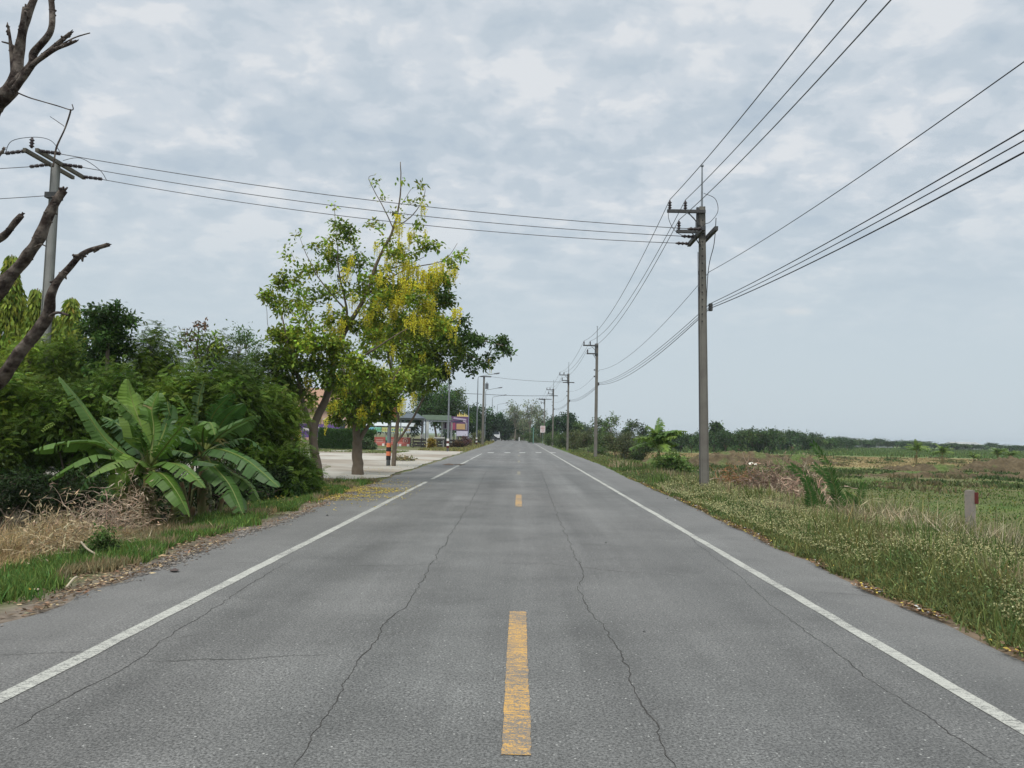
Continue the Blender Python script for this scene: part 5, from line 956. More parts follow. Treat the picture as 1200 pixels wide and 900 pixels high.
cable('power_line', [attach(i, -1.0, .17) for i in idx], .85, .011, ALU, 'outermost of the three high power lines, tied to the tip of the upper bracket', 'power line', WG)
cable('power_line', [attach(i, -.53, .17) for i in idx], .85, .011, ALU, 'middle of the three high power lines, tied halfway along the upper bracket', 'power line', WG)
cable('power_line', [attach(i, -.72, -.45) for i in idx], .85, .011, ALU, 'lowest of the three high power lines, tied to the lower bracket', 'power line', WG)
cable('telephone_line', [attach(i, .2, -2.02) for i in idx[:5]], .66, .008, RUBBER, 'single thin line halfway down the right poles', 'cable', WG)
cable('telephone_line', [attach(i, .22, -2.99) for i in idx[:5]], .46, .010, RUBBER, 'topmost of the three bundled low cables on the right poles', 'cable', WG)
cable('telephone_line', [attach(i, .24, -3.06) for i in idx[:5]], .50, .009, RUBBER, 'middle of the three bundled low cables on the right poles', 'cable', WG)
cable('telephone_line', [attach(i, .22, -3.13) for i in idx[:5]], .58, .012, RUBBER, 'lowest and thickest of the three bundled low cables on the right poles', 'cable', WG)

# left pole
def left_pole():
    Y = 21.5; bot = P(56, 410, Y); top = P(65.5, 192, Y); x = bot.x - .1; z0 = float(gz(x, Y)); root = empty('power_pole', (x, Y, z0), 'pale concrete pole at the far left behind the dead branches', 'power pole'); b = MB(); square_post(b, (x, Y, z0 - .3), top, .27, .20); b.build('shaft', CONCL, root)
    tx, tz = top.x, top.z
    for dx in (-.17, .17):
        b = MB(); b.box((tx + dx, Y, tz - .02), (.09, 2.3, .10)); b.build('cross_arm', mat('weathered_timber', (.11, .10, .08), .9, .3, 6), root)
    ends = []
    for dy in (-1.05, 0, 1.05):
        b = MB(); a = (tx + .2, Y + dy, tz - .02)
        for i in range(4): ins(b, (a[0] + .02 + i * .14, a[1], a[2] - .015 * i), .14, .055, (1, 0, -.1))
        b.build('strain_insulator', PORC, root); ends.append((tx + .78, Y + dy, tz - .09))
        if dy < 1:
            b = MB()
            for i in range(4): ins(b, (tx - .2 - i * .14, Y + dy, tz - .02 - .02 * i), .14, .055, (-1, 0, -.15))
            b.build('strain_insulator', PORC, root)
    b = MB(); ins(b, (tx - .02, Y - 1.08, tz + .05), .3, .07); b.build('insulator', PORC, root)
    b = MB(); b.tube(smooth([(tx - .75, Y - 1.05, tz - .1), (tx - .6, Y - 1.05, tz + .25), (tx, Y - 1.05, tz + .37), (tx + .45, Y - 1.0, tz + .3), (tx + .75, Y - 1, tz - .05)], 6), .009, 5); b.build('jumper_wire', RUBBER, root)
    b = MB(); b.tube(smooth([(tx + .2, Y, tz + .1), (tx + .7, Y, tz + .18), (tx + 1.1, Y + .3, tz - .05), (tx + 1.05, Y + .8, tz - .2)], 6), .009, 5); b.build('jumper_wire', RUBBER, root)
    b = MB(); b.box((tx, Y, tz - .95), (.34, .34, .16)); b.build('clamp', DARKST, root)
    (px_, py_, pz_), (t1, _, zt), _r = POLES[0]; GR = 'wires crossing the road from the left pole'
    for k, (dy, l) in enumerate(((-.85, 'upper of the three wires crossing above the road'), (0, 'middle of the three wires crossing above the road'), (.85, 'lowest of the three wires crossing above the road'))):
        cable('crossing_wire', [ends[k], (t1 - .62, 23.0 + dy, zt - .91)], 1.05 + .1 * k, .011, ALU, l, 'power line', GR)
    for k, (dy, z, l) in enumerate(((-1.05, -.1, 'upper wire leaving the left pole towards the left edge'), (0, -.1, 'middle wire leaving the left pole towards the left edge'), (0.5, -.75, 'lowest wire leaving the left pole towards the left edge'))):
        cable('side_wire', [(tx - (.76 if k < 2 else .12), Y + dy, tz + z), (tx - 30, Y + dy - 3, tz + z - .3)], 1.2, .011, ALU, l, 'power line', 'wires leaving the left pole')
left_pole()

# far left utility pole beside the street lamps
def far_pole():
    Y = 104; p = P(565.5, 515, Y); x = p.x; top = P(565, 441, Y).z; root = empty('power_pole', (x, Y, 0), 'distant pole on the left with a transformer box below its head', 'power pole'); b = MB(); square_post(b, (x, Y, -.3), (x, Y, top), .34, .24); b.build('shaft', CONC, root)
    b = MB(); b.box((x + .25, Y - .2, top - .05), (1.5, .12, .14)); b.build('cross_arm', DARKST, root); b = MB(); b.box((x + .42, Y - .2, top - 1.35), (.42, .4, .75)); b.lathe((x + .42, Y - .2, top - 1.0), (0, 0, 1), [(0, .06), (.25, .04)], 6); b.build('transformer', mat('transformer_grey', (.12, .13, .14), .6, .1, 4), root)
    a = (POLES[2][1][0] - .6, POLES[2][1][1], 7.65); c = (POLES[3][1][0] - .6, POLES[3][1][1], 7.55)
    cable('crossing_wire', [(x + .8, Y, top), a], .5, .02, ALU, 'higher far wire crossing the road to the third right pole', 'power line', 'far wires crossing the road'); cable('crossing_wire', [(x + .2, Y, P(565, 462, Y).z), c], .5, .03, RUBBER, 'lower far wire crossing the road to the fourth right pole', 'power line', 'far wires crossing the road')
    cable('side_wire', [(x - .2, Y, P(565, 462, Y).z), (x - 14, Y - 4, P(545, 458, Y).z)], .5, .03, RUBBER, 'far wire running left behind the trees from the distant pole', 'power line', 'far wires left of the road')
far_pole()
def street_lamps():
    GR = 'street lamps along the left roadside'
    spots = [(456, 36, 'street lamp pole nearest the camera, orange and black bands at its foot'), (525, 67, 'second street lamp pole, red and white banded foot beside the dark plank fence'), (558.5, 98, 'third street lamp, just left of the distant transformer pole'), (568, 128, 'fourth street lamp, directly right of the transformer pole'), (576, 152, 'fifth street lamp, beside the parked white van'), (582, 190, 'sixth street lamp, small and far by the dark trees'), (585, 235, 'farthest street lamp at the road bend')]
    for k, (px, Y, l) in enumerate(spots):
        p = P(px, 512, Y); x = p.x; root = empty('street_lamp', (x, Y, 0), l, 'street lamp', GR); hh = 8.9 if k else 7.2; r = .085
        b = MB(); b.lathe((x, Y, 0), (0, 0, 1), [(0, r * 1.1), (.95, r * 1.1), (hh - .5, r * .6), (hh - .2, r * .5)], 10); b.build('pole', STEEL, root, smooth=True)
        b = MB(); ln = 2.1; b.tube(smooth([(x, Y, hh - .25), (x + .12, Y, hh - .02), (x + .6, Y, hh + .1), (x + ln, Y, hh + .38)], 4), r * .45, 6); b.build('arm', STEEL, root, smooth=True)
        b = MB(); b.box((x + ln + .28, Y, hh + .44), (.75, .26, .12), ry=-.18); b.box((x + ln + .36, Y, hh + .38), (.45, .2, .06), ry=-.18); b.build('lamp_head', mat('lamp_housing', (.16, .17, .18), .5, .1, 3), root)
        if k < 3:
            for i in range(4):
                b = MB(); m = (BLACKP, ORANGEP)[i % 2] if k == 0 else (mat('dark_red_paint', (.10, .02, .015), .6, .1, 3), WHITE)[i % 2]; z = .28 + i * (.21 if k else .2); b.lathe((x, Y, z), (0, 0, 1), [(0, r * 1.3), (.195, r * 1.3)], 12); b.build('paint_band', m, root)
street_lamps()
# ------------------------------------------------------------------ forecourt: hedge, barriers, stalls, shelter, signs, vehicles
def colm(name, c, r=.6, v=.08): return mat(name, c, r, v, 3)
def hedge():
    a = P(372, 530, 66); c = P(437, 530, 66); q = QM(); n = 16000; L_ = c.x - a.x; u = rng.random(n); s = rng.integers(0, 3, n); w = 1.4; hgt = 1.62
    x = a.x + u * L_; y = 66 + (rng.random(n)) * w; z = rng.random(n) * hgt; y = np.where(s == 0, 66 + rng.normal(0, .05, n), y); z = np.where(s == 1, hgt + rng.normal(0, .05, n), z); y = np.where(s == 2, 66 + rng.random(n) * .3, y)
    z += .05 * np.sin(x * 2.1) ; q.cards(np.stack([x, y, z + .03], 1), unit(rdir(n) + (0, -.5, .2)), unit(rdir(n) + (0, -1, .3)), .14, .07, tint(n, (.045, .10, .022), .25, .1)); q.cards(np.stack([x, y, z * .9 + .03], 1), unit(rdir(n)), unit(rdir(n)), .14, .07, tint(n, (.04, .09, .02), .25, .1))
    root = empty('clipped_hedge', (a.x + L_ / 2, 66.7, 0), 'long clipped green hedge at the back of the forecourt', 'hedge'); q.build('foliage', LEAF, root); b = MB()
    for i in range(24): xx = a.x + L_ * (i + .5) / 24; b.tube([(xx, 66.7, 0), (xx + .1, 66.75, .7), (xx - .1, 66.6, 1.3)], [.04, .03, .01], 5)
    b.build('stems', BARK, root)
hedge()
def small_bush(px, top, Y, hw, col, label, n=1800, LL=.14, name='shrub', kind='leaf', z=0.0, v=.3):
    p = P(px, top, Y); h = p.z - z; tree(name, label, 'shrub', (p.x, Y, z), h * .08, (hw * Y / F * 1.15, hw * Y / F, h * .52), n, LL, LL * .45, col, lobes=6, r0=.03, twr=.012, stems=2, kind=kind, v=v)
small_bush(431, 512, 64, 8, (.06, .095, .04), 'round grey green shrub at the right end of the hedge')
small_bush(543, 511, 82, 9, (.085, .045, .04), 'purplish brown bushy mound beside the billboard', n=2600)
small_bush(536, 516, 80, 7, (.10, .07, .04), 'brown bushy mound left of the purple one')
small_bush(506, 512, 74, 5, (.26, .19, .03), 'golden yellow potted shrub before the shelter', n=1500)
small_bush(520, 512, 100, 4, (.06, .11, .03), 'low green shrub under the shelter edge')
small_bush(472, 538, 43, 10, (.16, .15, .08), 'tuft of dry grass at the foot of the thin forked tree', n=900, LL=.16, name='grass_tuft')
for px, Y in ((557, 108), (563, 118)): small_bush(px, 504, Y, 5, (.12, .14, .05), {557: 'yellow green shrub left of the distant transformer pole', 563: 'yellow green shrub behind the distant transformer pole'}[px], n=900)
small_bush(595, 506, 215, 8, (.11, .17, .06), 'light green reeds where the road bends', n=1800, LL=.4); small_bush(608, 507, 200, 6, (.13, .15, .07), 'pale green reeds at the outside of the road bend', n=1200, LL=.35)
def barrier(px, Y, label, mark):
    p = P(px, 520, Y); x = p.x; root = empty('road_barrier', (x, Y, 0), label, 'barrier', 'orange plastic barriers on the forecourt'); red = colm('faded_red_plastic', (.33, .085, .065)); b = MB(); w = 1.25
    prof = [(-.26, 0), (.26, 0), (.22, .22), (.10, .45), (.07, .95), (-.07, .95), (-.10, .45), (-.22, .22)]; vs = [(x + sx * w / 2, Y + a, z + .04) for sx in (-1, 1) for a, z in prof]; b.add(vs, [tuple(range(8)), tuple(range(15, 7, -1))] + [(i, i + 8, (i + 1) % 8 + 8, (i + 1) % 8) for i in range(8)]); b.build('body', red, root)
    for s in (-1, 1): b = MB(); b.box((x + s * w * .36, Y - .2, .13), (.26, .2, .26)); b.build('foot', WHITE, root)
    b = MB()
    if mark:
        for i in range(14): a = 6.283 * i / 14; b.box((x + .1 + math.cos(a) * .24, Y - .115, .62 + math.sin(a) * .24), (.12, .02, .07), ry=-a + 1.57)
        b.box((x + .1, Y - .115, .62), (.12, .02, .18))
    else: b.box((x, Y - .115, .66), (.8, .02, .05)); b.box((x, Y - .115, .5), (.8, .02, .04))
    b.build('printed_mark', colm('pale_print', (.60, .45, .40)), root)
barrier(445, 86, 'orange red plastic barrier left of the banded lamp pole', False); barrier(474, 86, 'orange red plastic barrier with a white ring mark', True); barrier(461, 88, 'orange red plastic barrier half hidden behind the thin tree', False)
def stall():
    Y = 96; x0 = P(431, 510, Y).x; x1 = P(482, 510, Y).x; w = x1 - x0; root = empty('market_stall', ((x0 + x1) / 2, Y, 0), 'long roadside stall hung with a row of cyan, green and yellow banners', 'stall'); z = lambda py: P(455, py, Y).z
    for i in range(6): b = MB(); xx = x0 + w * i / 5; b.tube([(xx, Y, 0), (xx, Y, z(500))], .04, 6); b.build('post', STEEL, root)
    b = MB(); vs = [(x0 - .3, Y - .6, z(499)), (x1 + .3, Y - .6, z(499)), (x1 + .3, Y + 1.2, z(495)), (x0 - .3, Y + 1.2, z(495)), (x1 + .3, Y + 3, z(499)), (x0 - .3, Y + 3, z(499))]; b.add(vs + [(a, c, d - .05) for a, c, d in vs], [(0, 1, 2, 3), (3, 2, 4, 5), (6, 9, 8, 7), (9, 11, 10, 8), (0, 6, 7, 1), (5, 4, 10, 11)]); b.build('canopy', colm('grey_white_tarp', (.46, .50, .52)), root)
    cols = [(.20, .50, .60), (.22, .52, .40), (.50, .55, .22), (.55, .55, .22), (.58, .58, .30), (.45, .50, .58)]
    for i, c in enumerate(cols):
        b = MB(); a = x0 + w * i / 6; b.box((a + w / 12, Y - .62, z(503.5)), (w / 6 - .06, .04, .55)); p = b.build('banner', colm('banner_%d' % i, c), root); b = MB()
        for k in range(3): b.box((a + w / 12 + (k - 1) * .28, Y - .65, z(503.5)), (.16, .02, .26))
        b.build('printed_picture', colm('banner_print_%d' % (i % 3), [(.06, .22, .32), (.10, .28, .10), (.40, .30, .10)][i % 3]), p)
    b = MB(); b.box(((x0 + x1) / 2, Y - .2, .45), (w, .9, .9)); b.build('counter', colm('counter_dark', (.05, .06, .06)), root); b = MB(); b.box(((x0 + x1) / 2 - w * .25, Y - .68, .72), (w * .45, .04, .42)); b.build('counter_cloth', colm('green_cloth', (.12, .35, .22)), root)
    b = MB(); b.box(((x0 + x1) / 2 + w * .22, Y - .68, .74), (w * .5, .04, .40)); b.build('counter_cloth', colm('lavender_cloth', (.42, .42, .50)), root)
stall()
def shelter():
    Y = 88; z = lambda py: P(515, py, Y).z; X = lambda px: P(px, 510, Y).x; root = empty('bus_shelter', (X(512), Y, 0), 'open roadside shelter with pale green roof edge and white posts', 'shelter'); x0, x1 = X(496), X(528)
    b = MB(); b.box(((x0 + x1) / 2, Y + .9, z(491)), (x1 - x0, 3.2, .16)); b.box(((x0 + x1) / 2, Y - .72, z(489.5)), (x1 - x0 + .2, .08, .55)); b.build('roof', colm('pale_green_roof', (.17, .23, .17)), root); b = MB(); b.box(((x0 + x1) / 2, Y - .66, z(493.6)), (x1 - x0 + .1, .12, .14)); b.build('beam', STEEL, root)
    for px, dy in ((501.5, -.6), (515.5, 2.2), (527, 2.2), (497, 2.2)): b = MB(); b.box((X(px), Y + dy, z(494) / 2), (.26 if dy < 0 else .16, .2, z(494))); b.build('post', colm('shelter_white', (.58, .60, .58)), root)
    b = MB(); b.box((X(513), Y + 1.4, .45), (2.2, .5, .08)); b.box((X(513) - .8, Y + 1.4, .21), (.1, .4, .42)); b.box((X(513) + .8, Y + 1.4, .21), (.1, .4, .42)); b.build('bench', DARKST, root)
    Y2 = 84; x0 = P(466, 500, Y2).x; x1 = P(496, 500, Y2).x; z2 = P(480, 491, Y2).z; root = empty('canopy_frame', ((x0 + x1) / 2, Y2, 0), 'grey steel canopy frame left of the shelter', 'canopy'); b = MB(); b.box(((x0 + x1) / 2, Y2, z2), (x1 - x0, .12, .16)); b.box(((x0 + x1) / 2, Y2 + 2.2, z2), (x1 - x0, .12, .16)); b.build('beam', STEEL, root)
    for xx in (x0, x1): b = MB(); b.box((xx, Y2, z2 / 2), (.1, .1, z2)); b.box((xx, Y2 + 2.2, z2 / 2), (.1, .1, z2)); b.box((xx, Y2 + 1.1, z2), (.1, 2.3, .1)); b.build('post', STEEL, root)
    b = MB(); m = (x0 + x1) / 2; b.add([(x0, Y2 - .3, z2 + .1), (x1, Y2 - .3, z2 + .1), (x1, Y2 + 2.5, z2 + .1), (x0, Y2 + 2.5, z2 + .1), (m - .6, Y2 + 1.1, z2 + .65), (m + .6, Y2 + 1.1, z2 + .65)], [(0, 1, 5, 4), (1, 2, 5), (2, 3, 4, 5), (3, 0, 4), (3, 2, 1, 0)]); b.build('roof', colm('slate_roof', (.07, .09, .11)), root)
    # plank fence and pale coping in front
    Y3 = 80; xa = P(484, 520, Y3).x; xb = P(541, 520, Y3).x; root = empty('plank_fence', ((xa + xb) / 2, Y3, 0), 'low dark plank fence behind the second banded lamp pole', 'fence'); b = MB()
    for k, zz in enumerate((.22, .52, .82)): b.box(((xa + xb) / 2, Y3, zz), (xb - xa, .05, .2))
    b.build('planks', colm('dark_timber', (.035, .032, .03), .8, .3), root)
    for i in range(7): b = MB(); b.box((xa + (xb - xa) * i / 6, Y3 + .06, .5), (.1, .08, 1.0)); b.build('post', colm('dark_timber', (.035, .032, .03), .8, .3), root)
    p = P(515, 516, 79); b = MB(); b.tube([(p.x - .55, 79, 1.02), (p.x + .55, 79, 1.02)], .14, 12); b.box((p.x - .4, 79.05, .44), (.12, .2, .88)); b.box((p.x + .4, 79.05, .44), (.12, .2, .88)); tag(b.build('concrete_trough', CONCL, loc=(p.x, 79, 0)), 'pale round concrete trough on legs before the plank fence', 'trough')
    p = P(500.5, 520, 76); b = MB(); b.box((p.x, 76, .5), (.13, .13, 1.0)); b.box((p.x, 76, 1.02), (.18, .18, .06)); tag(b.build('bollard', WHITE, loc=(p.x, 76, 0)), 'short white post left of the golden shrub', 'post')
    p = P(497, 508, 92); root = empty('picket_screen', (p.x, 92, 0), 'small white slatted screen at the left of the shelter', 'screen'); b = MB()
    for i in range(6): b.box((p.x - .42 + i * .17, 92, .98), (.09, .04, .8))
    b.box((p.x, 92.04, 1.25), (1.0, .04, .07)); b.box((p.x, 92.04, .7), (1.0, .04, .07)); b.box((p.x - .45, 92.04, .35), (.07, .05, .7)); b.box((p.x + .45, 92.04, .35), (.07, .05, .7)); b.build('slats', colm('dull_white', (.42, .42, .42)), root)
shelter()
def billboard():
    Y = 94; z = lambda py: P(538, py, Y).z; X = lambda px: P(px, 500, Y).x; x0, x1 = X(527), X(548.5); zt, zb = z(488), z(504.5); root = empty('billboard', ((x0 + x1) / 2, Y, 0), 'purple and orange billboard with gilded top ornament', 'billboard'); W_ = x1 - x0; H_ = zt - zb; cxm = (x0 + x1) / 2
    b = MB(); b.box((cxm, Y, (zt + zb) / 2), (W_, .12, H_)); b.build('panel', colm('violet_print', (.13, .07, .15)), root)
    def patch(fx, fy, fw, fh, c, nm, ry=0): b = MB(); b.box((x0 + W_ * fx, Y - .075, zb + H_ * fy), (W_ * fw, .02, H_ * fh), ry=ry); b.build('printed_patch', colm(nm, c), root)
    patch(.62, .28, .5, .40, (.50, .33, .16), 'print_orange'); patch(.18, .30, .26, .5, (.30, .07, .12), 'print_crimson'); patch(.55, .82, .7, .12, (.42, .36, .48), 'print_lilac', .12); patch(.42, .64, .6, .10, (.05, .05, .10), 'print_navy', -.15); patch(.9, .3, .12, .5, (.26, .24, .28), 'print_grey'); patch(.75, .66, .3, .07, (.5, .42, .5), 'print_pink', .3)
    for xx in (x0 + .15, cxm - .25, x1 - .15): b = MB(); b.box((xx, Y + .1, zt / 2), (.14, .12, zt)); b.build('post', STEEL, root)
    b = MB()
    for i, h in enumerate((.35, .6, .45, .3, .5, .4, .2)): b.add([(cxm + W_ * (-.12 + .09 * i), Y - .02, zt), (cxm + W_ * (-.03 + .09 * i), Y - .02, zt), (cxm + W_ * (-.08 + .09 * i), Y, zt + h), (cxm + W_ * (-.12 + .09 * i), Y + .08, zt), (cxm + W_ * (-.03 + .09 * i), Y + .08, zt)], [(0, 1, 2), (1, 4, 2), (4, 3, 2), (3, 0, 2), (0, 3, 4, 1)])
    b.build('gilded_ornament', colm('gilding', (.75, .62, .22), .4), root)
    Y = 92; x0, x1 = P(535, 508, Y).x, P(548, 508, Y).x; a, c = P(540, 505, Y).z, P(540, 511, Y).z; root = empty('notice_board', ((x0 + x1) / 2, Y, 0), 'blank lavender white board below the billboard', 'sign'); b = MB(); b.box(((x0 + x1) / 2, Y, (a + c) / 2), (x1 - x0, .06, a - c)); b.build('panel', colm('lavender_white', (.58, .56, .68)), root)
    for s in (x0 + .1, x1 - .1): b = MB(); b.box((s, Y + .06, c / 2 + .1), (.08, .06, c + .2)); b.build('post', STEEL, root)
    Y = 96; x0, x1 = P(517.5, 500, Y).x, P(524, 500, Y).x; a, c = P(520, 494, Y).z, P(520, 503, Y).z; root = empty('poster_stand', ((x0 + x1) / 2, Y, 0), 'small poster stand seen through the shelter', 'poster'); b = MB(); b.box(((x0 + x1) / 2, Y, (a + c) / 2), (x1 - x0, .06, a - c)); b.build('panel', colm('poster_lilac', (.40, .36, .46)), root); b = MB(); b.box(((x0 + x1) / 2 + .12, Y - .05, (a + c) / 2), (.2, .03, .7)); b.build('printed_patch', colm('poster_dark', (.06, .03, .06)), root); b = MB(); b.box(((x0 + x1) / 2, Y + .06, c / 2 + .1), (.08, .06, c + .2)); b.build('post', STEEL, root)
    p = P(548.8, 500, 97); b = MB(); b.lathe((p.x, 97, 0), (0, 0, 1), [(0, .08), (5.2, .06)], 8); b.box((p.x, 97, 5.2), (.2, .2, .06)); tag(b.build('steel_post', colm('blue_grey_post', (.22, .24, .34)), loc=(p.x, 97, 0)), 'blue grey post at the right side of the billboard', 'post')
    p = P(532, 510, 98); b = MB(); b.box((p.x, 98, 1.0), (.18, .12, 2.0)); b.box((p.x, 98, 2.02), (.24, .18, .06)); tag(b.build('green_post', colm('green_post_paint', (.22, .30, .18)), loc=(p.x, 98, 0)), 'pale green post under the billboard', 'post')
billboard()
def basket():
    p = P(463.5, 484, 39.5); b = MB(); z = p.z; b.lathe((p.x, 39.5, z - .30), (0, 0, 1), [(0, .10), (.04, .17), (.30, .20), (.36, .245), (.62, .27), (.66, .25), (.60, .2)], 14); tag(b.build('plastic_bucket', mat('terracotta_plastic', (.36, .12, .055), .6, .1, 3), loc=(p.x, 39.5, z)), 'terracotta coloured bucket hanging under the yellow flowers', 'bucket')
    b = MB(); b.tube([(p.x - .2, 39.5, z + .32), (p.x, 39.5, z + .9), (p.x + .2, 39.5, z + .32)], .01, 4); o = b.build('handle', ALU, COL.objects[-1] if False else None, loc=(p.x, 39.5, z)); o.parent = bpy.data.objects['plastic_bucket']; o.location = (0, 0, 0)
basket()
def temple():
    Y = 125; x = P(372, 500, Y).x; root = empty('temple_building', (x, Y, 0), 'pink and orange temple building glimpsed between the tree trunks', 'building'); b = MB(); b.box((x - 1, Y + 3, 2.6), (13, 6, 5.2)); b.build('wall', colm('salmon_wall', (.50, .34, .27)), root); b = MB()
    b.add([(x - 8, Y - .6, 5.2), (x + 6, Y - .6, 5.2), (x + 6, Y + 6.6, 5.2), (x - 8, Y + 6.6, 5.2), (x - 6.5, Y + 3, 8.6), (x + 4.5, Y + 3, 8.6)], [(0, 1, 5, 4), (1, 2, 5), (2, 3, 4, 5), (3, 0, 4), (3, 2, 1, 0)]); b.build('roof', colm('orange_tiles', (.34, .20, .13), .7, .2), root)
    for i in range(5): b = MB(); b.box((x - 6 + i * 2.5, Y - .05, 2.4), (1.0, .1, 1.8)); w_ = b.build('window', colm('window_dark', (.04, .05, .06), .2), root); b = MB(); b.box((x - 6 + i * 2.5, Y - .1, 3.4), (1.3, .12, .2)); b.build('lintel', colm('cream_trim', (.6, .55, .42)), w_)
    for i in range(6): b = MB(); b.lathe((x - 7.2 + i * 2.5, Y - .4, 0), (0, 0, 1), [(0, .28), (.3, .28), (.32, .2), (4.9, .18), (5.2, .26)], 10); b.build('column', colm('cream_trim', (.6, .55, .42)), root)
    Y = 108; x0 = P(352, 500, Y).x; x1 = P(398, 500, Y).x; root = empty('fabric_banner', ((x0 + x1) / 2, Y, 0), 'purple and white banner fence behind the hedge', 'banner'); b = MB(); b.box(((x0 + x1) / 2, Y, 1.5), (x1 - x0, .05, 1.9)); b.build('panel', colm('purple_fabric', (.13, .07, .24)), root)
    for k, f in enumerate((.15, .52, .8)): b = MB(); b.box((x0 + (x1 - x0) * f, Y - .05, 1.7), (.9, .03, .35), ry=.6 if k == 1 else 0); b.build('white_stripe', colm('banner_white', (.6, .55, .6)), root)
    for k in range(4): b = MB(); b.box((x0 + (x1 - x0) * k / 3, Y + .06, 1.3), (.07, .06, 2.6)); b.build('post', STEEL, root)
    Y = 32; x0 = P(-20, 500, Y).x; x1 = P(42, 500, Y).x; z0 = P(10, 546, Y).z; root = empty('fabric_banner', ((x0 + x1) / 2, Y, -.2), 'violet cloth banner glimpsed through the bushes at the left edge', 'banner'); b = MB(); b.box(((x0 + x1) / 2, Y, z0 + .35), (x1 - x0, .04, .7)); b.build('panel', colm('violet_cloth', (.17, .14, .38)), root); b = MB(); b.box((x1, Y + .04, .4), (.06, .05, 1.6)); b.box((x0, Y + .04, .4), (.06, .05, 1.6)); b.build('post', STEEL, root)
temple()
GLASS = mat('dark_glass', (.03, .04, .05), .1, .05, 2, spec=.6)
def vehicle(px, Y, rz, paint, kind, label, name='parked_car', z=0.0, s=1.0, xoff=0):
    """car looking along local +x; profile extruded with tucked roof"""
    p = P(px, 512, Y); root = empty(name, (p.x, Y, z), label, 'car' if name != 'parked_van' else 'van', 'vehicles parked along the left roadside'); M = Matrix.Rotation(rz, 3, 'Z'); T = lambda v: Vector(root.location) + M @ (Vector(v) * s)
    if kind == 'van': prof = [(-2.4, .45), (-2.42, 1.0), (-2.35, 1.15), (-2.25, 1.95), (-2.0, 2.05), (1.2, 2.05), (1.9, 1.2), (2.45, 1.0), (2.5, .45)]; belt = 1.1; rf = (2.05, -2.1, 1.15)
    elif kind == 'pickup': prof = [(-2.6, .5), (-2.6, 1.0), (-.6, 1.02), (-.5, 1.6), (-.3, 1.75), (.9, 1.75), (1.5, 1.1), (2.5, .98), (2.6, .5)]; belt = 1.05
    else: prof = [(-2.2, .4), (-2.25, .85), (-1.9, 1.0), (-1.3, 1.4), (-1.0, 1.47), (.4, 1.47), (1.2, .98), (2.1, .82), (2.2, .4)]; belt = .95
    b = MB(); vs = []; hw = .86
    for sy in (-1, 1):
        for x, zz in prof: vs.append(T((x, sy * (hw if zz <= belt + .1 else hw * .82), zz)))
    n = len(prof); b.add(vs, [tuple(range(n)), tuple(range(2 * n - 1, n - 1, -1))] + [(i, i + n, (i + 1) % n + n, (i + 1) % n) for i in range(n)]); b.build('body', paint, root)
    top = max(z_ for _, z_ in prof); xs = [x for x, z_ in prof if z_ > belt + .15]; xa, xb = min(xs), max(xs)
    for sy in (-1, 1): b = MB(); q = [(xa - .05, belt + .1), (xb + .45, belt + .08), (xb - .05, top - .12), (xa + .12, top - .12)]; vs = [T((x, sy * (.885 if z_ < belt + .2 else .745), z_)) for x, z_ in q]; b.add(vs + [v - M @ Vector((0, sy * .04, 0)) for v in vs], [(0, 1, 2, 3), (7, 6, 5, 4), (0, 4, 5, 1), (1, 5, 6, 2), (2, 6, 7, 3), (3, 7, 4, 0)]); b.build('side_window', GLASS, root)
    for (x0_, z0_, x1_, z1_), nm in (((xb + .55, belt + .08, xb + .06, top - .1), 'windscreen'), ((xa - .1 - (.35 if kind == 'car' else .02), belt + .12, xa - .03, top - .12), 'rear_window')):
        b = MB(); d = .04 if nm == 'windscreen' else -.04; b.add([T(v) for v in ((x0_ + d, -.72, z0_), (x0_ + d, .72, z0_), (x1_ + d, .62, z1_), (x1_ + d, -.62, z1_), (x0_ - d, -.72, z0_), (x0_ - d, .72, z0_), (x1_ - d, .62, z1_), (x1_ - d, -.62, z1_))], [(0, 1, 2, 3), (7, 6, 5, 4), (0, 4, 5, 1), (2, 6, 7, 3)]); b.build(nm, GLASS, root)
    for wx in (-1.45, 1.45):
        for sy in (-1, 1): b = MB(); c = (wx, sy * .80, .34); b.tube([T((wx, sy * .70, .34)), T((wx, sy * .90, .34))], .34 * s, 16); w_ = b.build('wheel', BLACKP, root); b = MB(); b.tube([T((wx, sy * .89, .34)), T((wx, sy * .915, .34))], .19 * s, 12); b.build('rim', STEEL, w_)
    for sy in (-1, 1):
        b = MB(); b.box(T((-2.25 if kind != 'pickup' else -2.6, sy * .68, .85)), (.08, .24, .22), rz=rz); b.build('tail_light', colm('red_lens', (.35, .02, .02), .3), root); b = MB(); b.box(T((prof[-2][0] - .02, sy * .62, prof[-2][1] - .12)), (.1, .3, .14), rz=rz); b.build('headlight', colm('clear_lens', (.6, .6, .6), .2), root)
vehicle(579.5, 176, 1.72, colm('white_car_paint', (.62, .63, .65), .3), 'van', 'white van parked on the left shoulder near the road bend', 'parked_van', .25, 1.05)
vehicle(573, 160, 1.15, colm('black_car_paint', (.03, .03, .035), .3), 'car', 'dark sedan parked in front of the white van', z=.1)
vehicle(557.5, 150, .5, colm('silver_car_paint', (.40, .42, .44), .3), 'pickup', 'silver pickup parked behind the distant transformer pole', z=.1)
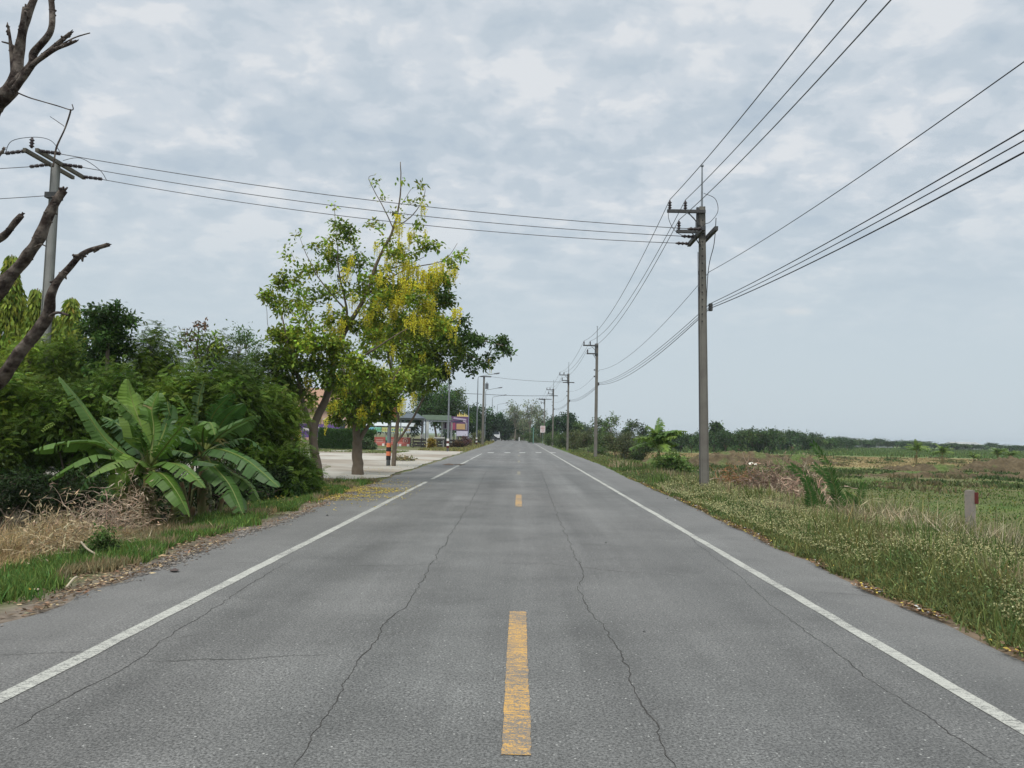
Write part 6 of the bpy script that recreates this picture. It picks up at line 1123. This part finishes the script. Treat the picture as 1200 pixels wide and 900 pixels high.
def motorbike(px, Y, label, rz=.3):
    p = P(px, 515, Y); root = empty('motorbike', (p.x, Y, 0), label, 'motorbike', 'motorbikes parked at the left roadside'); M = Matrix.Rotation(rz, 3, 'Z'); T = lambda *v: Vector((p.x, Y, 0)) + M @ Vector(v)
    for wx in (-.6, .6):
        b = MB(); n = 18; c = [T(wx + math.cos(6.283 * i / n) * .26, 0, .29 + math.sin(6.283 * i / n) * .26) for i in range(n + 1)]; b.tube(c, .045, 6); b.tube([T(wx, -.05, .29), T(wx, .05, .29)], .06, 8); b.build('wheel', BLACKP, root)
    b = MB(); b.tube(smooth([T(.6, 0, .3), T(.48, 0, .75), T(.2, 0, .5), T(-.2, 0, .45), T(-.6, 0, .35)], 4), [.03] * 12 + [.06] * 5, 8); b.box(T(.1, 0, .45), (.45, .22, .3), rz=rz); b.build('frame', colm('black_car_paint', (.03, .03, .035)), root)
    b = MB(); b.box(T(-.3, 0, .77), (.75, .24, .12), rz=rz); b.build('seat', RUBBER, root); b = MB(); b.tube([T(.42, -.33, 1.0), T(.47, 0, .95), T(.42, .33, 1.0)], .02, 6); b.box(T(.52, 0, .88), (.16, .2, .18), rz=rz); b.build('handlebar', DARKST, root)
motorbike(490, 82.5, 'dark motorbike parked left of the shelter, behind the fence'); motorbike(561, 112, 'motorbike parked at the foot of the distant transformer pole', .9)
def sign():
    Y = 124; p = P(636, 505, Y); x = p.x; a, c = P(636, 499, Y).z, P(636, 507, Y).z; root = empty('road_sign', (x, Y, -.1), 'small white road sign with red lettering before the far poles', 'road sign'); b = MB(); b.box((x, Y, (a + c) / 2), (.8, .04, a - c)); b.build('panel', colm('sign_white', (.62, .56, .56)), root)
    b = MB()
    for z, w in ((.40, .5), (.14, .56), (-.14, .44), (-.38, .3)):
        for k in range(4): b.box((x + (k - 1.5) * w / 4, Y - .03, (a + c) / 2 + z * (a - c) * .8), (w / 4 - .05, .02, .10 * (a - c)))
    b.build('lettering', colm('sign_red', (.42, .10, .10)), root); b = MB(); b.box((x, Y + .05, (a - .2) / 2), (.08, .06, a)); b.build('post', STEEL, root)
    p = P(625, 512, 140); b = MB(); b.lathe((p.x, 140, -.1), (0, 0, 1), [(0, .09), (2.9, .09), (2.95, .12), (3.05, .02)], 8); tag(b.build('green_post', colm('teal_post', (.12, .24, .20)), loc=(p.x, 140, -.1)), 'teal green post left of the small road sign', 'post')
    p = P(608.5, 513, 190); b = MB(); b.lathe((p.x, 190, -.1), (0, 0, 1), [(0, .14), (1.0, .12), (1.05, .02)], 8); tag(b.build('kilometre_post', WHITE, loc=(p.x, 190, -.1)), 'white marker post on the outside of the road bend', 'post')
sign()
# trees behind the forecourt and round the bend
def bg_trees():
    D2 = (.026, .060, .018)
    t = lambda *a, **k: line_tree(*a, **k)
    t(515, 446, 500, 96, 27, (.04, .085, .02), 'big dark tree behind the shelter, right of the golden shower trees', n=9000, group=None, kindL=.42, trunk=.3); t(538, 450, 505, 101, 14, (.09, .15, .03), 'lighter green tree above the billboard', n=3600, group=None, kindL=.36, trunk=.3)
    t(495, 462, 505, 99, 14, D2, 'dark tree just above the canopy frame', n=3000, group=None, kindL=.4)
    g = 'dark trees behind the left roadside'
    for px, tp, Y, hw, l in ((548, 470, 125, 14, 'dark tree behind the blue grey post'), (562, 472, 135, 13, 'dark tree behind the distant transformer pole'), (575, 483, 150, 9, 'dark tree behind the fifth street lamp'), (588, 484, 185, 10, 'dark tree above the parked white van'), (600, 489, 210, 9, 'dark low tree left of the pale airy trees'), (530, 478, 130, 12, 'dark tree behind the billboard'), (480, 480, 130, 14, 'dark tree behind the stall'), (455, 480, 135, 14, 'dark tree behind the middle of the stall'), (430, 482, 138, 14, 'dark tree behind the left end of the stall')): t(px, tp, 512, Y, hw, D2, l, n=2600, group=g, kindL=.45, trunk=.12)
    for px, tp, Y, hw, l in ((604, 470, 190, 10, 'pale airy tree at the outside of the road bend'), (622, 464, 185, 12, 'tallest pale airy tree with a whitish trunk behind the bend'), (634, 474, 195, 8, 'pale airy tree right of the tallest one'), (614, 482, 200, 9, 'low pale tree between the two airy ones')): t(px, tp, 513, Y, hw, (.16, .19, .11), l, n=1300, group='pale airy trees at the road bend', airy=True, kindL=.32, trunk=.3, bark=PALEBARK)
    for px, tp, Y, hw, l in ((600, 497, 225, 12, 'low dark green thicket straight behind the road end'), (618, 496, 215, 12, 'low thicket behind the trunks of the airy trees'), (636, 493, 205, 10, 'thicket behind the small road sign'), (585, 498, 235, 10, 'thicket behind the parked white van'), (645, 495, 170, 9, 'thicket behind the fourth power pole')): t(px, tp, 515, Y, hw, (.04, .08, .03), l, n=1800, group='thickets at the end of the road', kindL=.4, trunk=.05)
bg_trees()
def far_buildings():
    for px, py, w, h, Y, c, l in ((1023, 521.5, 14, 3.0, 345, (.36, .38, .38), 'long white roofed shed under the far trees'), (1128, 524, 12, 3.4, 345, (.30, .31, .31), 'pale grey building among the far horizon trees')):
        p = P(px, py, Y); z0 = float(gz(p.x, Y)); root = empty('farm_building', (p.x, Y, z0), l, 'building', 'far farm buildings'); b = MB(); b.box((p.x, Y, z0 + h * .35), (w, 8, h * .7)); b.build('wall', colm('shed_wall_' + str(px), tuple(np.array(c) * .8)), root); b = MB(); a = z0 + h * .7; b.add([(p.x - w / 2 - .4, Y - 4.4, a), (p.x + w / 2 + .4, Y - 4.4, a), (p.x + w / 2 + .4, Y + 4.4, a), (p.x - w / 2 - .4, Y + 4.4, a), (p.x - w / 2, Y, z0 + h), (p.x + w / 2, Y, z0 + h)], [(0, 1, 5, 4), (1, 2, 5), (2, 3, 4, 5), (3, 0, 4), (3, 2, 1, 0)]); b.build('roof', colm('white_roof_' + str(px), c), root)
        for i in range(4): b = MB(); b.box((p.x - w * .36 + w * .24 * i, Y - 4.05, z0 + h * .38), (w * .1, .1, h * .3)); b.build('window', GLASS, root)
far_buildings()
# ------------------------------------------------------------------ air
def haze():
    m = bpy.data.materials.new('haze_air'); m.use_nodes = True; t = m.node_tree; t.nodes.clear(); out = N(t, 'ShaderNodeOutputMaterial'); v = N(t, 'ShaderNodeVolumePrincipled')
    v.inputs['Color'].default_value = (.80, .88, .96, 1); v.inputs['Density'].default_value = 0.00028; v.inputs['Anisotropy'].default_value = 0.2; L(t, v.outputs[0], out.inputs['Volume'])
    b = MB(); b.box((0, 1200, 4.5), (5200, 3800, 15.0)); o = b.build('haze', m); tag(o, kind='stuff'); SC.cycles.volume_bounces = 0
haze()
